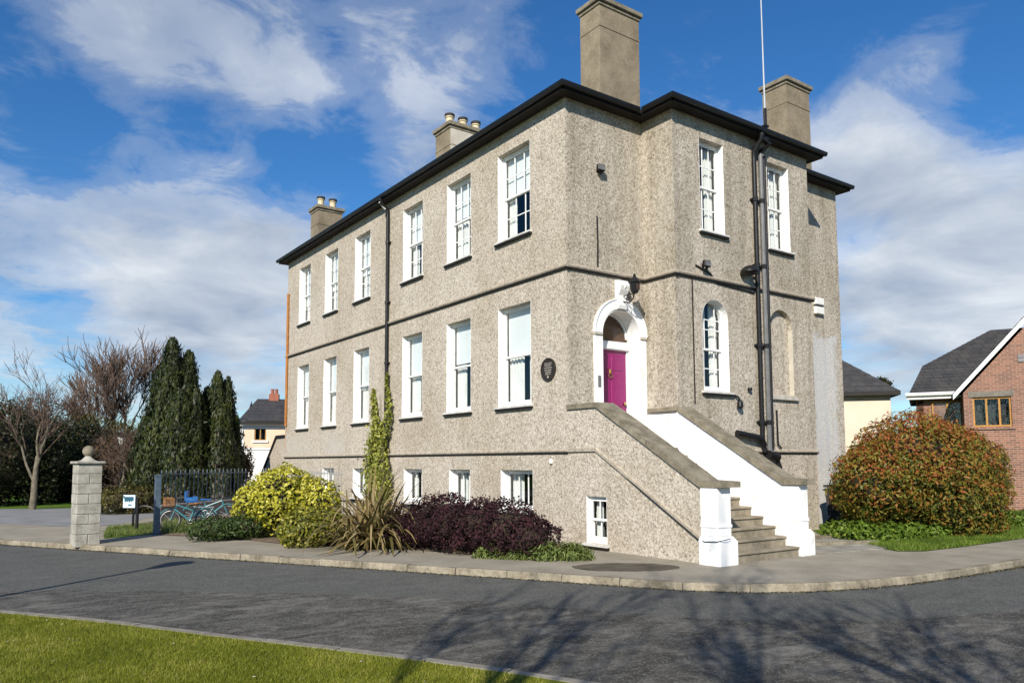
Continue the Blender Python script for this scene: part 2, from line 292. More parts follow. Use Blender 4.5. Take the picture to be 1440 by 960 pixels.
M = dict(
    pebble=mat_pebble(), brick=mat_brick(),
    white=grain('white_paint', (0.70, 0.70, 0.68), (0.82, 0.82, 0.80), 3, 0.55, 0.12, 0.006, fine=25),
    whitewash=grain('whitewash', (0.56, 0.56, 0.52), (0.84, 0.84, 0.83), 1.7, 0.85, 0.45, 0.02, fine=16, lo=.30, hi=.47),
    smooth_render=grain('smooth_render', (0.16, 0.127, 0.084), (0.30, 0.25, 0.175), 1.6, 0.9, 0.2, 0.01, fine=14),
    pale_render=grain('pale_render', (0.42, 0.38, 0.31), (0.56, 0.52, 0.44), 2, 0.9, 0.2, 0.01, fine=14),
    coping=grain('weathered_stone', (0.105, 0.088, 0.058), (0.30, 0.265, 0.195), 3.5, 0.9, 0.5, 0.02, fine=30),
    step=grain('step_stone', (0.15, 0.125, 0.085), (0.34, 0.295, 0.22), 4, 0.88, 0.4, 0.015, fine=40),
    sill=grain('sill_stone', (0.34, 0.31, 0.26), (0.55, 0.52, 0.46), 6, 0.9, 0.3, 0.01),
    pale_sill=grain('painted_sill', (0.42, 0.40, 0.36), (0.70, 0.69, 0.66), 5, 0.85, 0.3, 0.01),
    string=grain('string_stone', (0.23, 0.195, 0.15), (0.46, 0.405, 0.325), 12, 0.92, 0.5, 0.02, fine=30),
    block=grain('concrete_block', (0.22, 0.205, 0.17), (0.45, 0.43, 0.37), 4.5, 0.92, 0.5, 0.015, fine=28),
    mortar=grain('mortar', (0.13, 0.12, 0.10), (0.22, 0.20, 0.17), 8, 0.95, 0.3, 0.01),
    black=grain('black_paint', (0.007, 0.007, 0.0075), (0.014, 0.014, 0.015), 6, 0.45, 0.1, 0.004),
    grey_pipe=grain('grey_pipe', (0.12, 0.12, 0.12), (0.19, 0.19, 0.19), 6, 0.4, 0.1, 0.004),
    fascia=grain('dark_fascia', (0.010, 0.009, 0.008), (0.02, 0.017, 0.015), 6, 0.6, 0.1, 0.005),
    soffit=grain('soffit_board', (0.014, 0.011, 0.010), (0.026, 0.021, 0.018), 6, 0.8, 0.1, 0.005),
    slate=mat_slate('roof_slate', (0.045, 0.047, 0.052), (0.075, 0.075, 0.08)),
    far_slate=mat_slate('dark_roof_tile', (0.030, 0.031, 0.035), (0.05, 0.048, 0.048), 0.33, 0.3),
    magenta=grain('magenta_gloss', (0.19, 0.004, 0.088), (0.25, 0.007, 0.118), 5, 0.32, 0.05, 0.003, spec=0.5),
    brass=grain('brass', (0.55, 0.38, 0.12), (0.7, 0.5, 0.2), 20, 0.3, 0.05, 0.002, metal=1.0),
    glass=mat_glass(),
    blind=grain('blind_cloth', (0.74, 0.76, 0.75), (0.82, 0.84, 0.83), 2, 0.9, 0.05, 0.003),
    curtain=grain('curtain_cloth', (0.62, 0.62, 0.59), (0.76, 0.76, 0.73), 3, 0.9, 0.1, 0.01),
    amber_curtain=grain('amber_curtain', (0.40, 0.27, 0.10), (0.52, 0.38, 0.16), 3, 0.9, 0.1, 0.01),
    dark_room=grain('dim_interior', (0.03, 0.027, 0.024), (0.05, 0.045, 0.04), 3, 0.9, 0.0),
    fan_glass=grain('dark_fanlight', (0.04, 0.020, 0.010), (0.085, 0.042, 0.020), 3, 0.12, 0.0, spec=0.5),
    pot=grain('clay_pot', (0.50, 0.42, 0.27), (0.66, 0.58, 0.40), 9, 0.85, 0.2, 0.008),
    pot_top=grain('sooted_pot', (0.02, 0.02, 0.02), (0.05, 0.045, 0.04), 9, 0.8, 0.1, 0.005),
    pavement=grain('pavement_concrete', (0.195, 0.174, 0.132), (0.345, 0.31, 0.245), 1.3, 0.93, 0.45, 0.014, fine=26, lo=.33, hi=.68),
    kerb=grain('kerb_stone', (0.11, 0.092, 0.064), (0.35, 0.305, 0.225), 2.6, 0.92, 0.8, 0.03, fine=17),
    edging=grain('edging_stone', (0.15, 0.135, 0.11), (0.30, 0.28, 0.24), 6, 0.92, 0.5, 0.015),
    dark_oval=grain('dark_oval_surface', (0.045, 0.038, 0.027), (0.125, 0.108, 0.08), 2.6, 0.85, 0.4, 0.01),
    drive=grain('drive_tarmac', (0.16, 0.16, 0.16), (0.27, 0.27, 0.265), 1.4, 0.9, 0.3, 0.01),
    slab=grain('paving_slab', (0.17, 0.16, 0.135), (0.34, 0.325, 0.28), 3, 0.9, 0.35, 0.012),
    soil=grain('bare_soil', (0.075, 0.052, 0.032), (0.20, 0.15, 0.10), 4, 0.95, 0.9, 0.05, fine=30),
    road=mat_road('road_asphalt', False), worn=mat_road('worn_asphalt', True),
    lawn=mat_lawn('lawn_turf', (0.085, 0.095, 0.010), (0.14, 0.16, 0.015), (0.21, 0.22, 0.025)),
    verge=mat_lawn('verge_turf', (0.05, 0.085, 0.012), (0.085, 0.15, 0.018), (0.13, 0.21, 0.03)),
    field=mat_lawn('garden_ground', (0.03, 0.034, 0.012), (0.05, 0.055, 0.02), (0.075, 0.075, 0.03), 0.3),
    cream=grain('cream_render', (0.58, 0.50, 0.39), (0.68, 0.60, 0.48), 1.2, 0.9, 0.1, 0.006),
    cream_pink=grain('peach_render', (0.62, 0.47, 0.34), (0.74, 0.58, 0.43), 1.2, 0.9, 0.1, 0.006),
    wood=grain('golden_wood', (0.32, 0.155, 0.03), (0.46, 0.24, 0.06), 12, 0.5, 0.1, 0.004),
    terracotta=grain('red_chimney', (0.25, 0.09, 0.06), (0.36, 0.14, 0.09), 5, 0.9, 0.3, 0.01),
    rail=grain('blue_grey_paint', (0.055, 0.08, 0.11), (0.095, 0.13, 0.17), 7, 0.45, 0.1, 0.004),
    pale_rail=grain('galvanised_rail', (0.26, 0.26, 0.25), (0.38, 0.38, 0.36), 7, 0.5, 0.1, 0.004),
    lowwall=grain('low_wall_render', (0.17, 0.16, 0.165), (0.28, 0.265, 0.27), 2, 0.92, 0.3, 0.01),
    teal=grain('teal_enamel', (0.035, 0.16, 0.19), (0.06, 0.24, 0.27), 8, 0.35, 0.05, 0.002, spec=0.5),
    bike_blue=grain('bright_blue_plastic', (0.02, 0.10, 0.28), (0.035, 0.14, 0.36), 8, 0.4, 0.05, 0.002),
    rubber=grain('tyre_rubber', (0.012, 0.012, 0.012), (0.03, 0.03, 0.03), 10, 0.8, 0.1, 0.003),
    chrome=grain('dull_chrome', (0.22, 0.22, 0.23), (0.34, 0.34, 0.35), 10, 0.45, 0.05, 0.002, metal=1.0),
    wicker=grain('brown_leather', (0.20, 0.09, 0.03), (0.32, 0.16, 0.06), 20, 0.7, 0.3, 0.005),
    sign_white=grain('sign_white', (0.52, 0.66, 0.74), (0.62, 0.75, 0.82), 4, 0.4, 0.0),
    sign_teal=grain('sign_teal', (0.02, 0.08, 0.12), (0.03, 0.10, 0.15), 4, 0.4, 0.0),
    plaque=grain('plaque_bronze', (0.022, 0.016, 0.013), (0.04, 0.03, 0.024), 8, 0.45, 0.2, 0.004),
    plaque_letter=grain('plaque_lettering', (0.34, 0.31, 0.27), (0.42, 0.39, 0.34), 8, 0.6, 0.0),
    alarm=grain('alarm_plastic', (0.72, 0.71, 0.66), (0.80, 0.79, 0.74), 5, 0.5, 0.05, 0.002),
    rust=grain('rusty_iron', (0.26, 0.10, 0.025), (0.44, 0.20, 0.06), 9, 0.9, 0.4, 0.008),
    bin=grain('bin_plastic', (0.035, 0.036, 0.050), (0.055, 0.056, 0.072), 5, 0.55, 0.1, 0.004),
    bark=grain('grey_bark', (0.055, 0.045, 0.034), (0.15, 0.125, 0.095), 7, 0.95, 0.7, 0.03),
    pale_bark=grain('pale_bark', (0.075, 0.064, 0.046), (0.20, 0.175, 0.125), 6, 0.95, 0.6, 0.02),
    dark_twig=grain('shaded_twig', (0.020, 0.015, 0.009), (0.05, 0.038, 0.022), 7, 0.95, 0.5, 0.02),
    twig=grain('red_brown_twig', (0.060, 0.040, 0.030), (0.13, 0.088, 0.066), 5, 0.9, 0.2, 0.01),
    mast=grain('white_mast', (0.40, 0.43, 0.46), (0.52, 0.55, 0.58), 5, 0.4, 0.0),
    lamp_glass=grain('lamp_glass', (0.72, 0.72, 0.68), (0.80, 0.80, 0.76), 5, 0.3, 0.0),
    l_yellow=mat_leaf('variegated_leaf', [(0.0, (0.10, 0.12, 0.015)), (0.3, (0.30, 0.30, 0.025)), (0.6, (0.50, 0.46, 0.04)), (1.0, (0.68, 0.63, 0.16))]),
    l_yellow2=mat_leaf('olive_variegated_leaf', [(0.0, (0.055, 0.075, 0.012)), (0.45, (0.17, 0.18, 0.022)), (0.75, (0.34, 0.31, 0.04)), (1.0, (0.50, 0.46, 0.15))]),
    l_purple=mat_leaf('purple_leaf', [(0.0, (0.013, 0.006, 0.008)), (0.6, (0.034, 0.012, 0.017)), (0.9, (0.06, 0.020, 0.026)), (1.0, (0.085, 0.030, 0.030))], rough=.8, trans=0.12),
    l_green=mat_leaf('green_leaf', [(0.0, (0.022, 0.040, 0.012)), (0.6, (0.05, 0.085, 0.02)), (1.0, (0.11, 0.15, 0.05))]),
    l_cover=mat_leaf('fresh_green_leaf', [(0.0, (0.07, 0.10, 0.02)), (0.6, (0.14, 0.19, 0.04)), (1.0, (0.28, 0.31, 0.12))]),
    l_cover2=mat_leaf('bright_cover_leaf', [(0.0, (0.05, 0.09, 0.01)), (0.6, (0.12, 0.19, 0.02)), (1.0, (0.24, 0.30, 0.05))]),
    l_red=mat_leaf('red_tipped_leaf', [(0.0, (0.035, 0.05, 0.010)), (0.25, (0.12, 0.14, 0.02)), (0.42, (0.25, 0.20, 0.032)), (0.60, (0.28, 0.125, 0.026)), (0.82, (0.31, 0.088, 0.028)), (0.95, (0.40, 0.10, 0.045)), (1.0, (0.46, 0.16, 0.07))]),
    l_cypress=mat_leaf('cypress_spray', [(0.0, (0.009, 0.014, 0.004)), (0.6, (0.026, 0.037, 0.008)), (1.0, (0.066, 0.072, 0.014))], trans=0.10),
    l_hedge=mat_leaf('dark_hedge_leaf', [(0.0, (0.012, 0.018, 0.007)), (0.7, (0.028, 0.036, 0.012)), (1.0, (0.065, 0.055, 0.022))], trans=0.15),
    l_brown=mat_leaf('dry_brown_leaf', [(0.0, (0.030, 0.020, 0.010)), (0.6, (0.075, 0.048, 0.024)), (1.0, (0.15, 0.10, 0.045))], trans=0.2),
    l_olive=mat_leaf('olive_leaf', [(0.0, (0.03, 0.032, 0.010)), (0.6, (0.08, 0.075, 0.02)), (1.0, (0.20, 0.16, 0.035))]),
    l_ivy=mat_leaf('climber_leaf', [(0.0, (0.08, 0.095, 0.015)), (0.5, (0.23, 0.25, 0.04)), (1.0, (0.46, 0.45, 0.11))]),
    l_strap=mat_leaf('strap_leaf', [(0.0, (0.04, 0.038, 0.014)), (0.35, (0.12, 0.105, 0.032)), (0.7, (0.25, 0.18, 0.07)), (1.0, (0.44, 0.34, 0.18))], trans=0.2),
    l_litter=mat_leaf('daisies_and_dead_leaves', [(0.0, (0.22, 0.12, 0.05)), (0.5, (0.36, 0.25, 0.11)), (0.75, (0.62, 0.58, 0.40)), (1.0, (0.75, 0.74, 0.68))]),
    l_gutter=mat_leaf('gutter_grit', [(0.0, (0.02, 0.018, 0.012)), (0.5, (0.05, 0.052, 0.022)), (0.8, (0.10, 0.075, 0.035)), (1.0, (0.20, 0.15, 0.08))], trans=0.0),
    l_grass=mat_leaf('grass_blade', [(0.0, (0.10, 0.12, 0.010)), (0.5, (0.18, 0.205, 0.017)), (0.85, (0.27, 0.28, 0.03)), (1.0, (0.38, 0.35, 0.09))], trans=0.3),
)


# ------------------------------------------------------------------ mesh helpers
class MB:
    def __init__(s): s.v = []; s.f = []

    def add(s, verts, faces):
        o = len(s.v); s.v += [tuple(p) for p in verts]; s.f += [tuple(i + o for i in f) for f in faces]; return s

    def box(s, x0, x1, y0, y1, z0, z1):
        return s.add([(x0, y0, z0), (x1, y0, z0), (x1, y1, z0), (x0, y1, z0), (x0, y0, z1), (x1, y0, z1), (x1, y1, z1), (x0, y1, z1)],
                     [(0, 3, 2, 1), (4, 5, 6, 7), (0, 1, 5, 4), (1, 2, 6, 5), (2, 3, 7, 6), (3, 0, 4, 7)])

    def bevel_box(s, x0, x1, y0, y1, z0, z1, b=0.01):
        bm = bmesh.new(); bmesh.ops.create_cube(bm, size=1)
        for v in bm.verts: v.co = Vector(((x0 + x1) / 2 + v.co.x * (x1 - x0), (y0 + y1) / 2 + v.co.y * (y1 - y0), (z0 + z1) / 2 + v.co.z * (z1 - z0)))
        bmesh.ops.bevel(bm, geom=bm.edges[:], offset=b, segments=1, affect='EDGES')
        bm.verts.index_update(); s.add([v.co[:] for v in bm.verts], [[v.index for v in f.verts] for f in bm.faces]); bm.free(); return s

    def prism(s, pts, axis, a, b):                 # polygon (2-D pts) swept along axis from a to b
        def P(p, w): return {'x': (w, p[0], p[1]), 'y': (p[0], w, p[1]), 'z': (p[0], p[1], w)}[axis]
        n = len(pts)
        return s.add([P(p, a) for p in pts] + [P(p, b) for p in pts],
                     [tuple(range(n))[::-1], tuple(range(n, 2 * n))] + [(i, (i + 1) % n, n + (i + 1) % n, n + i) for i in range(n)])

    def tube(s, pts, rad, n=8, cap=True):
        pts = [Vector(p) for p in pts]
        if not isinstance(rad, (list, tuple)): rad = [rad] * len(pts)
        rings = []; up = None
        for i, p in enumerate(pts):
            d = (pts[min(i + 1, len(pts) - 1)] - pts[max(i - 1, 0)]).normalized()
            if up is None: up = d.orthogonal().normalized()
            else: up = (up - d * up.dot(d)); up = up.normalized() if up.length > 1e-6 else d.orthogonal().normalized()
            w = d.cross(up)
            rings.append([p + (up * cos(2 * pi * k / n) + w * sin(2 * pi * k / n)) * rad[i] for k in range(n)])
        o = len(s.v)
        for r in rings: s.v += [tuple(q) for q in r]
        for i in range(len(pts) - 1):
            for k in range(n):
                s.f.append((o + i * n + k, o + i * n + (k + 1) % n, o + (i + 1) * n + (k + 1) % n, o + (i + 1) * n + k))
        if cap: s.f.append(tuple(o + k for k in range(n))[::-1]); s.f.append(tuple(o + (len(pts) - 1) * n + k for k in range(n)))
        return s

    def lathe(s, prof, c=(0, 0, 0), n=16):         # prof: list of (radius, z)
        o = len(s.v)
        for r, z in prof:
            for k in range(n): s.v.append((c[0] + r * cos(2 * pi * k / n), c[1] + r * sin(2 * pi * k / n), c[2] + z))
        for i in range(len(prof) - 1):
            for k in range(n): s.f.append((o + i * n + k, o + i * n + (k + 1) % n, o + (i + 1) * n + (k + 1) % n, o + (i + 1) * n + k))
        s.f.append(tuple(o + k for k in range(n))[::-1]); s.f.append(tuple(o + (len(prof) - 1) * n + k for k in range(n)))
        return s

    def torus(s, c, ax, R, r, n=28, m=6, a0=0, a1=2 * pi):
        ax = Vector(ax).normalized(); u = ax.orthogonal().normalized() if abs(ax.z) > .9 else Vector((0, 0, 1)); w = ax.cross(u)
        full = abs(a1 - a0 - 2 * pi) < 1e-6
        pts = [Vector(c) + (u * cos(a0 + (a1 - a0) * k / n) + w * sin(a0 + (a1 - a0) * k / n)) * R for k in range(n + 1)]
        return s.tube(pts, r, m, not full)

    def mesh(s, name, mat):
        me = bpy.data.meshes.new(name); me.from_pydata(s.v, [], s.f); me.materials.append(mat); me.update(); return me

    def build(s, name, mat, parent=None, smooth=False, loc=None, rz=0.0):
        me = s.mesh(name, mat)
        if loc is None and parent is not None and parent.parent is None and parent.location.length > 0 and not parent.get('_local'):
            me.transform(Matrix.Translation(-parent.location))
        o = link(name, me, parent)
        if loc is not None: o.location = loc
        o.rotation_euler.z = rz
        if smooth:
            me.polygons.foreach_set('use_smooth', [True] * len(me.polygons))
            if smooth != 'all':
                try: me.set_sharp_from_angle(angle=radians(40))
                except Exception: pass
        return o


def link(name, data, parent=None):
    o = bpy.data.objects.new(name, data); COL.objects.link(o)
    if parent is not None: o.parent = parent
    return o


def tag(o, label=None, cat=None, group=None, kind=None):
    if label: o['label'] = label
    if cat: o['category'] = cat
    if group: o['group'] = group
    if kind: o['kind'] = kind
    return o


def thing(name, label, cat, loc=(0, 0, 0), group=None):
    return tag(bpy.data.objects.new(name, None), label, cat, group) if False else _thing(name, label, cat, loc, group)


def _thing(name, label, cat, loc, group):
    o = link(name, None); o.location = loc; o.empty_display_size = 0.3
    return tag(o, label, cat, group)


def struct(name, mb, mat, smooth=False):
    return tag(mb.build(name, mat, None, smooth), kind='structure')


def sheet(name, pts, z, mat, kind='structure'):
    bm = bmesh.new(); f = bm.faces.new([bm.verts.new((p[0], p[1], z)) for p in pts])
    if f.normal.z < 0: f.normal_flip()
    bmesh.ops.triangulate(bm, faces=bm.faces[:])
    me = bpy.data.meshes.new(name); bm.to_mesh(me); bm.free(); me.materials.append(mat)
    for p in me.polygons:
        pass
    o = link(name, me); return tag(o, kind=kind)


# ---- foliage
def np_mesh(name, V, Fq, mat, parent, tone=None, smooth=False):
    me = bpy.data.meshes.new(name); k = Fq.shape[1]
    me.vertices.add(len(V)); me.vertices.foreach_set('co', np.asarray(V, np.float32).ravel())
    me.loops.add(Fq.size); me.loops.foreach_set('vertex_index', Fq.astype(np.int32).ravel())
    me.polygons.add(len(Fq)); me.polygons.foreach_set('loop_start', np.arange(0, Fq.size, k, dtype=np.int32))
    if tone is not None:
        a = me.attributes.new('tone', 'FLOAT', 'FACE'); a.data.foreach_set('value', np.asarray(tone, np.float32))
    me.materials.append(mat); me.update(calc_edges=True); me.validate()
    if smooth: me.polygons.foreach_set('use_smooth', np.ones(len(Fq), bool))
    return link(name, me, parent)


def unit(a): return a / np.maximum(np.linalg.norm(a, axis=1, keepdims=True), 1e-9)


def leaf_arrays(P, N, L, W, droop=0.0, axis=None, spread=1.0):
    n = len(P); T = rng.normal(size=(n, 3))
    if axis is not None: T = np.asarray(axis)[None, :] + T * spread
    T = unit(T - N * (T * N).sum(1, keepdims=True)); B = np.cross(N, T)
    l = (L * rng.uniform(.65, 1.3, n))[:, None]; w = (W * rng.uniform(.7, 1.25, n))[:, None]
    a = P - T * l * .5; b = P + B * w * .5 + N * w * .12 - T * l * 0.04; c = P + T * l * .5 - N * l * droop; d = P - B * w * .5 + N * w * .12 - T * l * 0.04
    V = np.stack([a, b, c, d], 1).reshape(-1, 3); Fq = np.arange(4 * n).reshape(n, 4)
    return V, Fq


def lump(seed, amp, freq=1.6):
    def f(U):
        return np.array([1 + amp * noise.noise(Vector((u[0] * freq + seed, u[1] * freq, u[2] * freq))) + amp * .6 * noise.noise(Vector((u[0] * freq * 2.7, u[1] * freq * 2.7 + seed, u[2] * freq * 2.7))) for u in U])
    return f


def shell_points(n, c, R, seed=0, amp=.18, low=-0.25, inner=.72, freq=1.6):
    U = unit(rng.normal(size=(int(n * 1.9), 3))); U = U[U[:, 2] > low][:n]
    r = lump(seed, amp, freq)(U) * rng.uniform(inner, 1.0, len(U)) ** .6
    P = np.asarray(c) + U * r[:, None] * np.asarray(R)
    N = unit(U / np.asarray(R) + rng.normal(size=U.shape) * .28)
    return P, N


def shrub(name, label, cat, c, R, mat, n, L, W, seed=1, amp=.2, group=None, tone=None, blobs=None, low=-.85, nrand=.45, stems=9, droop=.1):
    base = Vector((c[0], c[1], 0)); t = thing(name, label, cat, base, group)
    Ps, Ns = [], []
    items = blobs or [((0, 0, 0), 1.0)]
    for i, (off, k) in enumerate(items):
        cc = np.array([c[0] + off[0] * R[0], c[1] + off[1] * R[1], c[2] + off[2] * R[2]])
        P, N = shell_points(int(n * k * k / sum(b[1] ** 2 for b in items)), cc, np.array(R) * k, seed + i * 7.3, amp, low)
        Ps.append(P); Ns.append(N)
    P = np.concatenate(Ps); N = np.concatenate(Ns)
    keep = P[:, 2] > 0.03; P = P[keep]; N = N[keep]
    N = unit(N + rng.normal(size=N.shape) * nrand)
    V, Fq = leaf_arrays(P, N, L, W, droop)
    tn = rng.beta(1.6, 1.6, len(P)) if tone is None else tone(P, N)
    # colour drifts in clumps from branch to branch
    tn = np.clip(tn + np.array([.28 * noise.noise(Vector(p) * 3.1) for p in P]), 0, 1)
    np_mesh('foliage', V - np.array(base), Fq, mat, t, tn)
    s = MB()                                       # stems, branching up through the bush
    for i in range(stems):
        a = rnd.uniform(0, 2 * pi); rr = rnd.uniform(.3, .75)
        for off, k in items:
            top = Vector((c[0] + off[0] * R[0] + cos(a) * R[0] * k * rr, c[1] + off[1] * R[1] + sin(a) * R[1] * k * rr, max(.12, c[2] + off[2] * R[2] + R[2] * k * rnd.uniform(.1, .6))))
            st = Vector((c[0] + off[0] * R[0] * .8 + cos(a) * .06, c[1] + off[1] * R[1] * .8 + sin(a) * .06, 0))
            s.tube([st, st.lerp(top, .5) + Vector((0, 0, .08)), top], [.018, .012, .005], 4)
    # the dense heart of twigs and old leaves
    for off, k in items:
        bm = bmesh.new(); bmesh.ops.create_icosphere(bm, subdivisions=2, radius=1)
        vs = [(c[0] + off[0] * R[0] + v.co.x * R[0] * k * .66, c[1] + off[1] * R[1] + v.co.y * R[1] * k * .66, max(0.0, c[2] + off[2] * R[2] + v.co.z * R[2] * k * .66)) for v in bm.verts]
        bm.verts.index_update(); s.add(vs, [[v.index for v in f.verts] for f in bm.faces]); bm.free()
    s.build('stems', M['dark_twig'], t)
    return t


def branch_tree(name, label, cat, base, height, seed, spread=.55, levels=5, kids=(3, 4), r0=.16, bark='bark', twig='twig', trunk_len=.28, up=.25, group=None, stems=1, lean=0.0, twig_r=.006, wild=.22, shrink=.72, leaf=None):
    R = random.Random(seed); base = Vector(base); t = thing(name, label, cat, base, group)
    tr, cr = MB(), MB(); tips = []

    def grow(p, d, ln, r, lv):
        pts = [p.copy()]; rad = [r]; q = p.copy(); dd = d.copy(); segs = 4 if lv < 2 else 3
        for i in range(segs):
            dd = (dd + Vector((R.gauss(0, wild * .5), R.gauss(0, wild * .5), R.gauss(0, wild * .35) + up * .12))).normalized()
            q = q + dd * (ln / segs); pts.append(q.copy()); rad.append(max(twig_r * .55, r * (1 - .42 * (i + 1) / segs)))
        (tr if lv < 2 else cr).tube(pts, rad, (9, 7, 5, 4, 3, 3, 3)[lv], lv < 1)
        if lv >= levels - 1: tips.append(q); return
        k = R.randint(*kids)
        for j in range(k):
            i = R.choice(range(1, segs + 1)) if j else segs
            a = R.uniform(0, 2 * pi); side = dd.orthogonal().normalized(); side.rotate(Matrix.Rotation(a, 3, dd))
            sp = spread * R.uniform(.6, 1.3) * (.5 if j == 0 else 1)
            nd = (dd + side * sp + Vector((0, 0, up * .35))).normalized()
            grow(pts[i], nd, ln * shrink * R.uniform(.75, 1.15), max(twig_r, rad[i] * R.uniform(.55, .75)), lv + 1)
    for s in range(stems):
        a = 2 * pi * s / max(1, stems) + R.uniform(0, 1)
        d0 = Vector((cos(a) * .32 * (stems > 1) + lean, sin(a) * .32 * (stems > 1), 1)).normalized()
        grow(Vector((cos(a) * .06 * (stems > 1), sin(a) * .06 * (stems > 1), -.05)), d0, height * trunk_len * (1.0 if stems == 1 else R.uniform(.8, 1.1)), r0, 0)
    tr.build('trunk', M[bark], t, True, loc=(0, 0, 0)); cr.build('crown', M[twig], t, loc=(0, 0, 0))
    if leaf:
        mat, n, L, W, sd = leaf
        idx = rng.integers(0, len(tips), n); P = np.array([tips[i] for i in idx]) + rng.normal(size=(n, 3)) * sd
        V, Fq = leaf_arrays(P, unit(rng.normal(size=P.shape)), L, W, .1)
        np_mesh('leaves', V, Fq, M[mat], t, rng.random(n))
    return t


# ------------------------------------------------------------------ the ground
G = [Vector((p[0], p[1], 0)) for p in [(-20.5, 31.0), (-14.2, 18.6), (-11.2, 12.6), (-9.28, 8.75), (-8.42, 7.15), (-7.62, 5.75), (-7.0, 4.65), (-6.05, 2.95), (-4.87, 0.88), (-3.87, -.95),
     (-2.93, -2.62), (-2.42, -3.55), (-2.05, -4.25), (-1.68, -4.86), (-1.18, -5.38), (-.5, -5.80), (.35, -6.10), (1.3, -6.27), (2.4, -6.36), (4.6, -6.44), (8, -6.5), (14, -6.55), (26, -6.6), (60, -6.6)]]


def resample(pts, step):
    out = [pts[0]]; acc = 0.0
    for a, b in zip(pts, pts[1:]):
        L = (b - a).length; p = 0.0
        while acc + (L - p) >= step:
            p += step - acc; acc = 0; out.append(a.lerp(b, p / L))
        acc += L - p
    return out


struct('ground', MB().add([(-900, -900, -.25), (900, -900, -.25), (900, 900, -.25), (-900, 900, -.25)], [(0, 1, 2, 3)]), M['field'])
sheet('road', [(-60, -60), (60, -60), (60, 3), (-2, 3), (-12, 45), (-60, 45)], -.10, M['road'])
# the older, worn strip of the carriageway on the lawn side
worn_edge = [ground(x, y, -.096) for x, y in [(-60, 826), (60, 829), (200, 829), (330, 832), (470, 835), (600, 840), (720, 847), (850, 858), (960, 868), (1080, 872), (1200, 872), (1330, 866), (1480, 852)]]
we = []
for a, b in zip(worn_edge, worn_edge[1:]):
    for k in range(6): q = a.lerp(b, k / 6); we.append((q.x + rnd.uniform(-.05, .05), q.y + rnd.uniform(-.05, .05)))
lawn_edge = [(-18, 13.5), (-13.2, 5.2), (-11.0, 1.25), (-9.67, -1.06), (-8.73, -2.46), (-7.96, -3.86), (-7.28, -5.02), (-6.70, -6.06), (-6.22, -7.0), (-5.6, -8.4), (-4.6, -11.0), (-3.4, -15.5), (-2.5, -22), (-2.0, -34)]
sheet('worn_road_strip', we + [(20, -9), (20, -40), (-2, -40)] + [(x + .01, y) for x, y in lawn_edge[::-1][1:-2]] + [(-12, 1.7)], -.096, M['worn'])
yard = [(p.x + 0.0, p.y + 0.0) for p in G] + [(60, 70), (-40, 70)]


def offset(pts, d):
    out = []
    for i, p in enumerate(pts):
        t = (pts[min(i + 1, len(pts) - 1)] - pts[max(i - 1, 0)]).normalized(); out.append(p + Vector((-t.y, t.x, 0)) * d)
    return out


Gin = offset(G, .13)
sheet('pavement', [(p.x, p.y) for p in Gin] + [(60, 70), (-40, 70)], 0.0, M['pavement'])
# kerb stones, each laid on its own
kerb = tag(link('kerb', None), kind='structure')
ks = resample(G, .915)
for a, b in zip(ks, ks[1:]):
    if (a - CAM).length > 34: continue
    t = (b - a).normalized(); nrm = Vector((-t.y, t.x, 0)); dz = rnd.uniform(-.006, .006); j = rnd.uniform(-.008, .008)
    a2, b2 = a + t * .006 + nrm * j, b - t * .006 + nrm * (j + rnd.uniform(-.006, .006))
    prof = [(0, -.13), (0.012, -.012), (.03, 0.006), (.135, 0.006), (.135, -.13)]
    v = [a2 + nrm * x + Vector((0, 0, z + dz)) for x, z in prof] + [b2 + nrm * x + Vector((0, 0, z + dz)) for x, z in prof]
    MB().add(v, [(0, 1, 2, 3, 4), (9, 8, 7, 6, 5)] + [(i, i + 5, (i + 1) % 5 + 5, (i + 1) % 5) for i in range(5)]).build('kerb_stone', M['kerb'], kerb)
# grit, moss and leaf litter gathered in the gutter
gl = resample(G, .02); gl = [p for p in gl if (p - CAM).length < 24]; n = 5200
ix = rng.integers(1, len(gl) - 1, n); off = np.abs(rng.normal(size=n)) * .055 + .008
P = np.array([[gl[i].x + (gl[i + 1] - gl[i - 1]).normalized().y * o_, gl[i].y - (gl[i + 1] - gl[i - 1]).normalized().x * o_, -.093] for i, o_ in zip(ix, off)]) + rng.normal(size=(n, 3)) * np.array([.01, .01, .002])
V, Fq = leaf_arrays(P, unit(np.array([0, 0, 1.0]) + rng.normal(size=P.shape) * .4), .030, .020)
tag(np_mesh('gutter_litter', V, Fq, M['l_gutter'], None, rng.random(n)), 'dark grit, moss and dead leaves lying along the kerb', 'litter', kind='stuff')
# lawn on the camera's side, with its concrete edging
LE = [Vector((x, y, 0)) for x, y in lawn_edge]
lawn_poly = [(x, y) for x, y in lawn_edge] + [(-60, -34), (-60, 13.5)]
sheet('lawn', lawn_poly, -.062, M['lawn'])
edging = tag(link('lawn_edging', None), kind='structure')
es = resample(LE, .9)
for a, b in zip(es, es[1:]):
    if (a - CAM).length > 20: continue
    t = (b - a).normalized(); nrm = Vector((-t.y, t.x, 0)); dz = rnd.uniform(-.006, .004)
    c = [a + t * .004, b - t * .004]
    v = [c[0] - nrm * 0.005, c[1] - nrm * .005, c[1] + nrm * .095, c[0] + nrm * .095]
    MB().add([(p.x, p.y, -.16) for p in v] + [(p.x, p.y, -.052 + dz) for p in v], [(4, 5, 6, 7), (0, 1, 5, 4), (1, 2, 6, 5), (2, 3, 7, 6), (3, 0, 4, 7)]).build('edging_stone', M['edging'], edging)


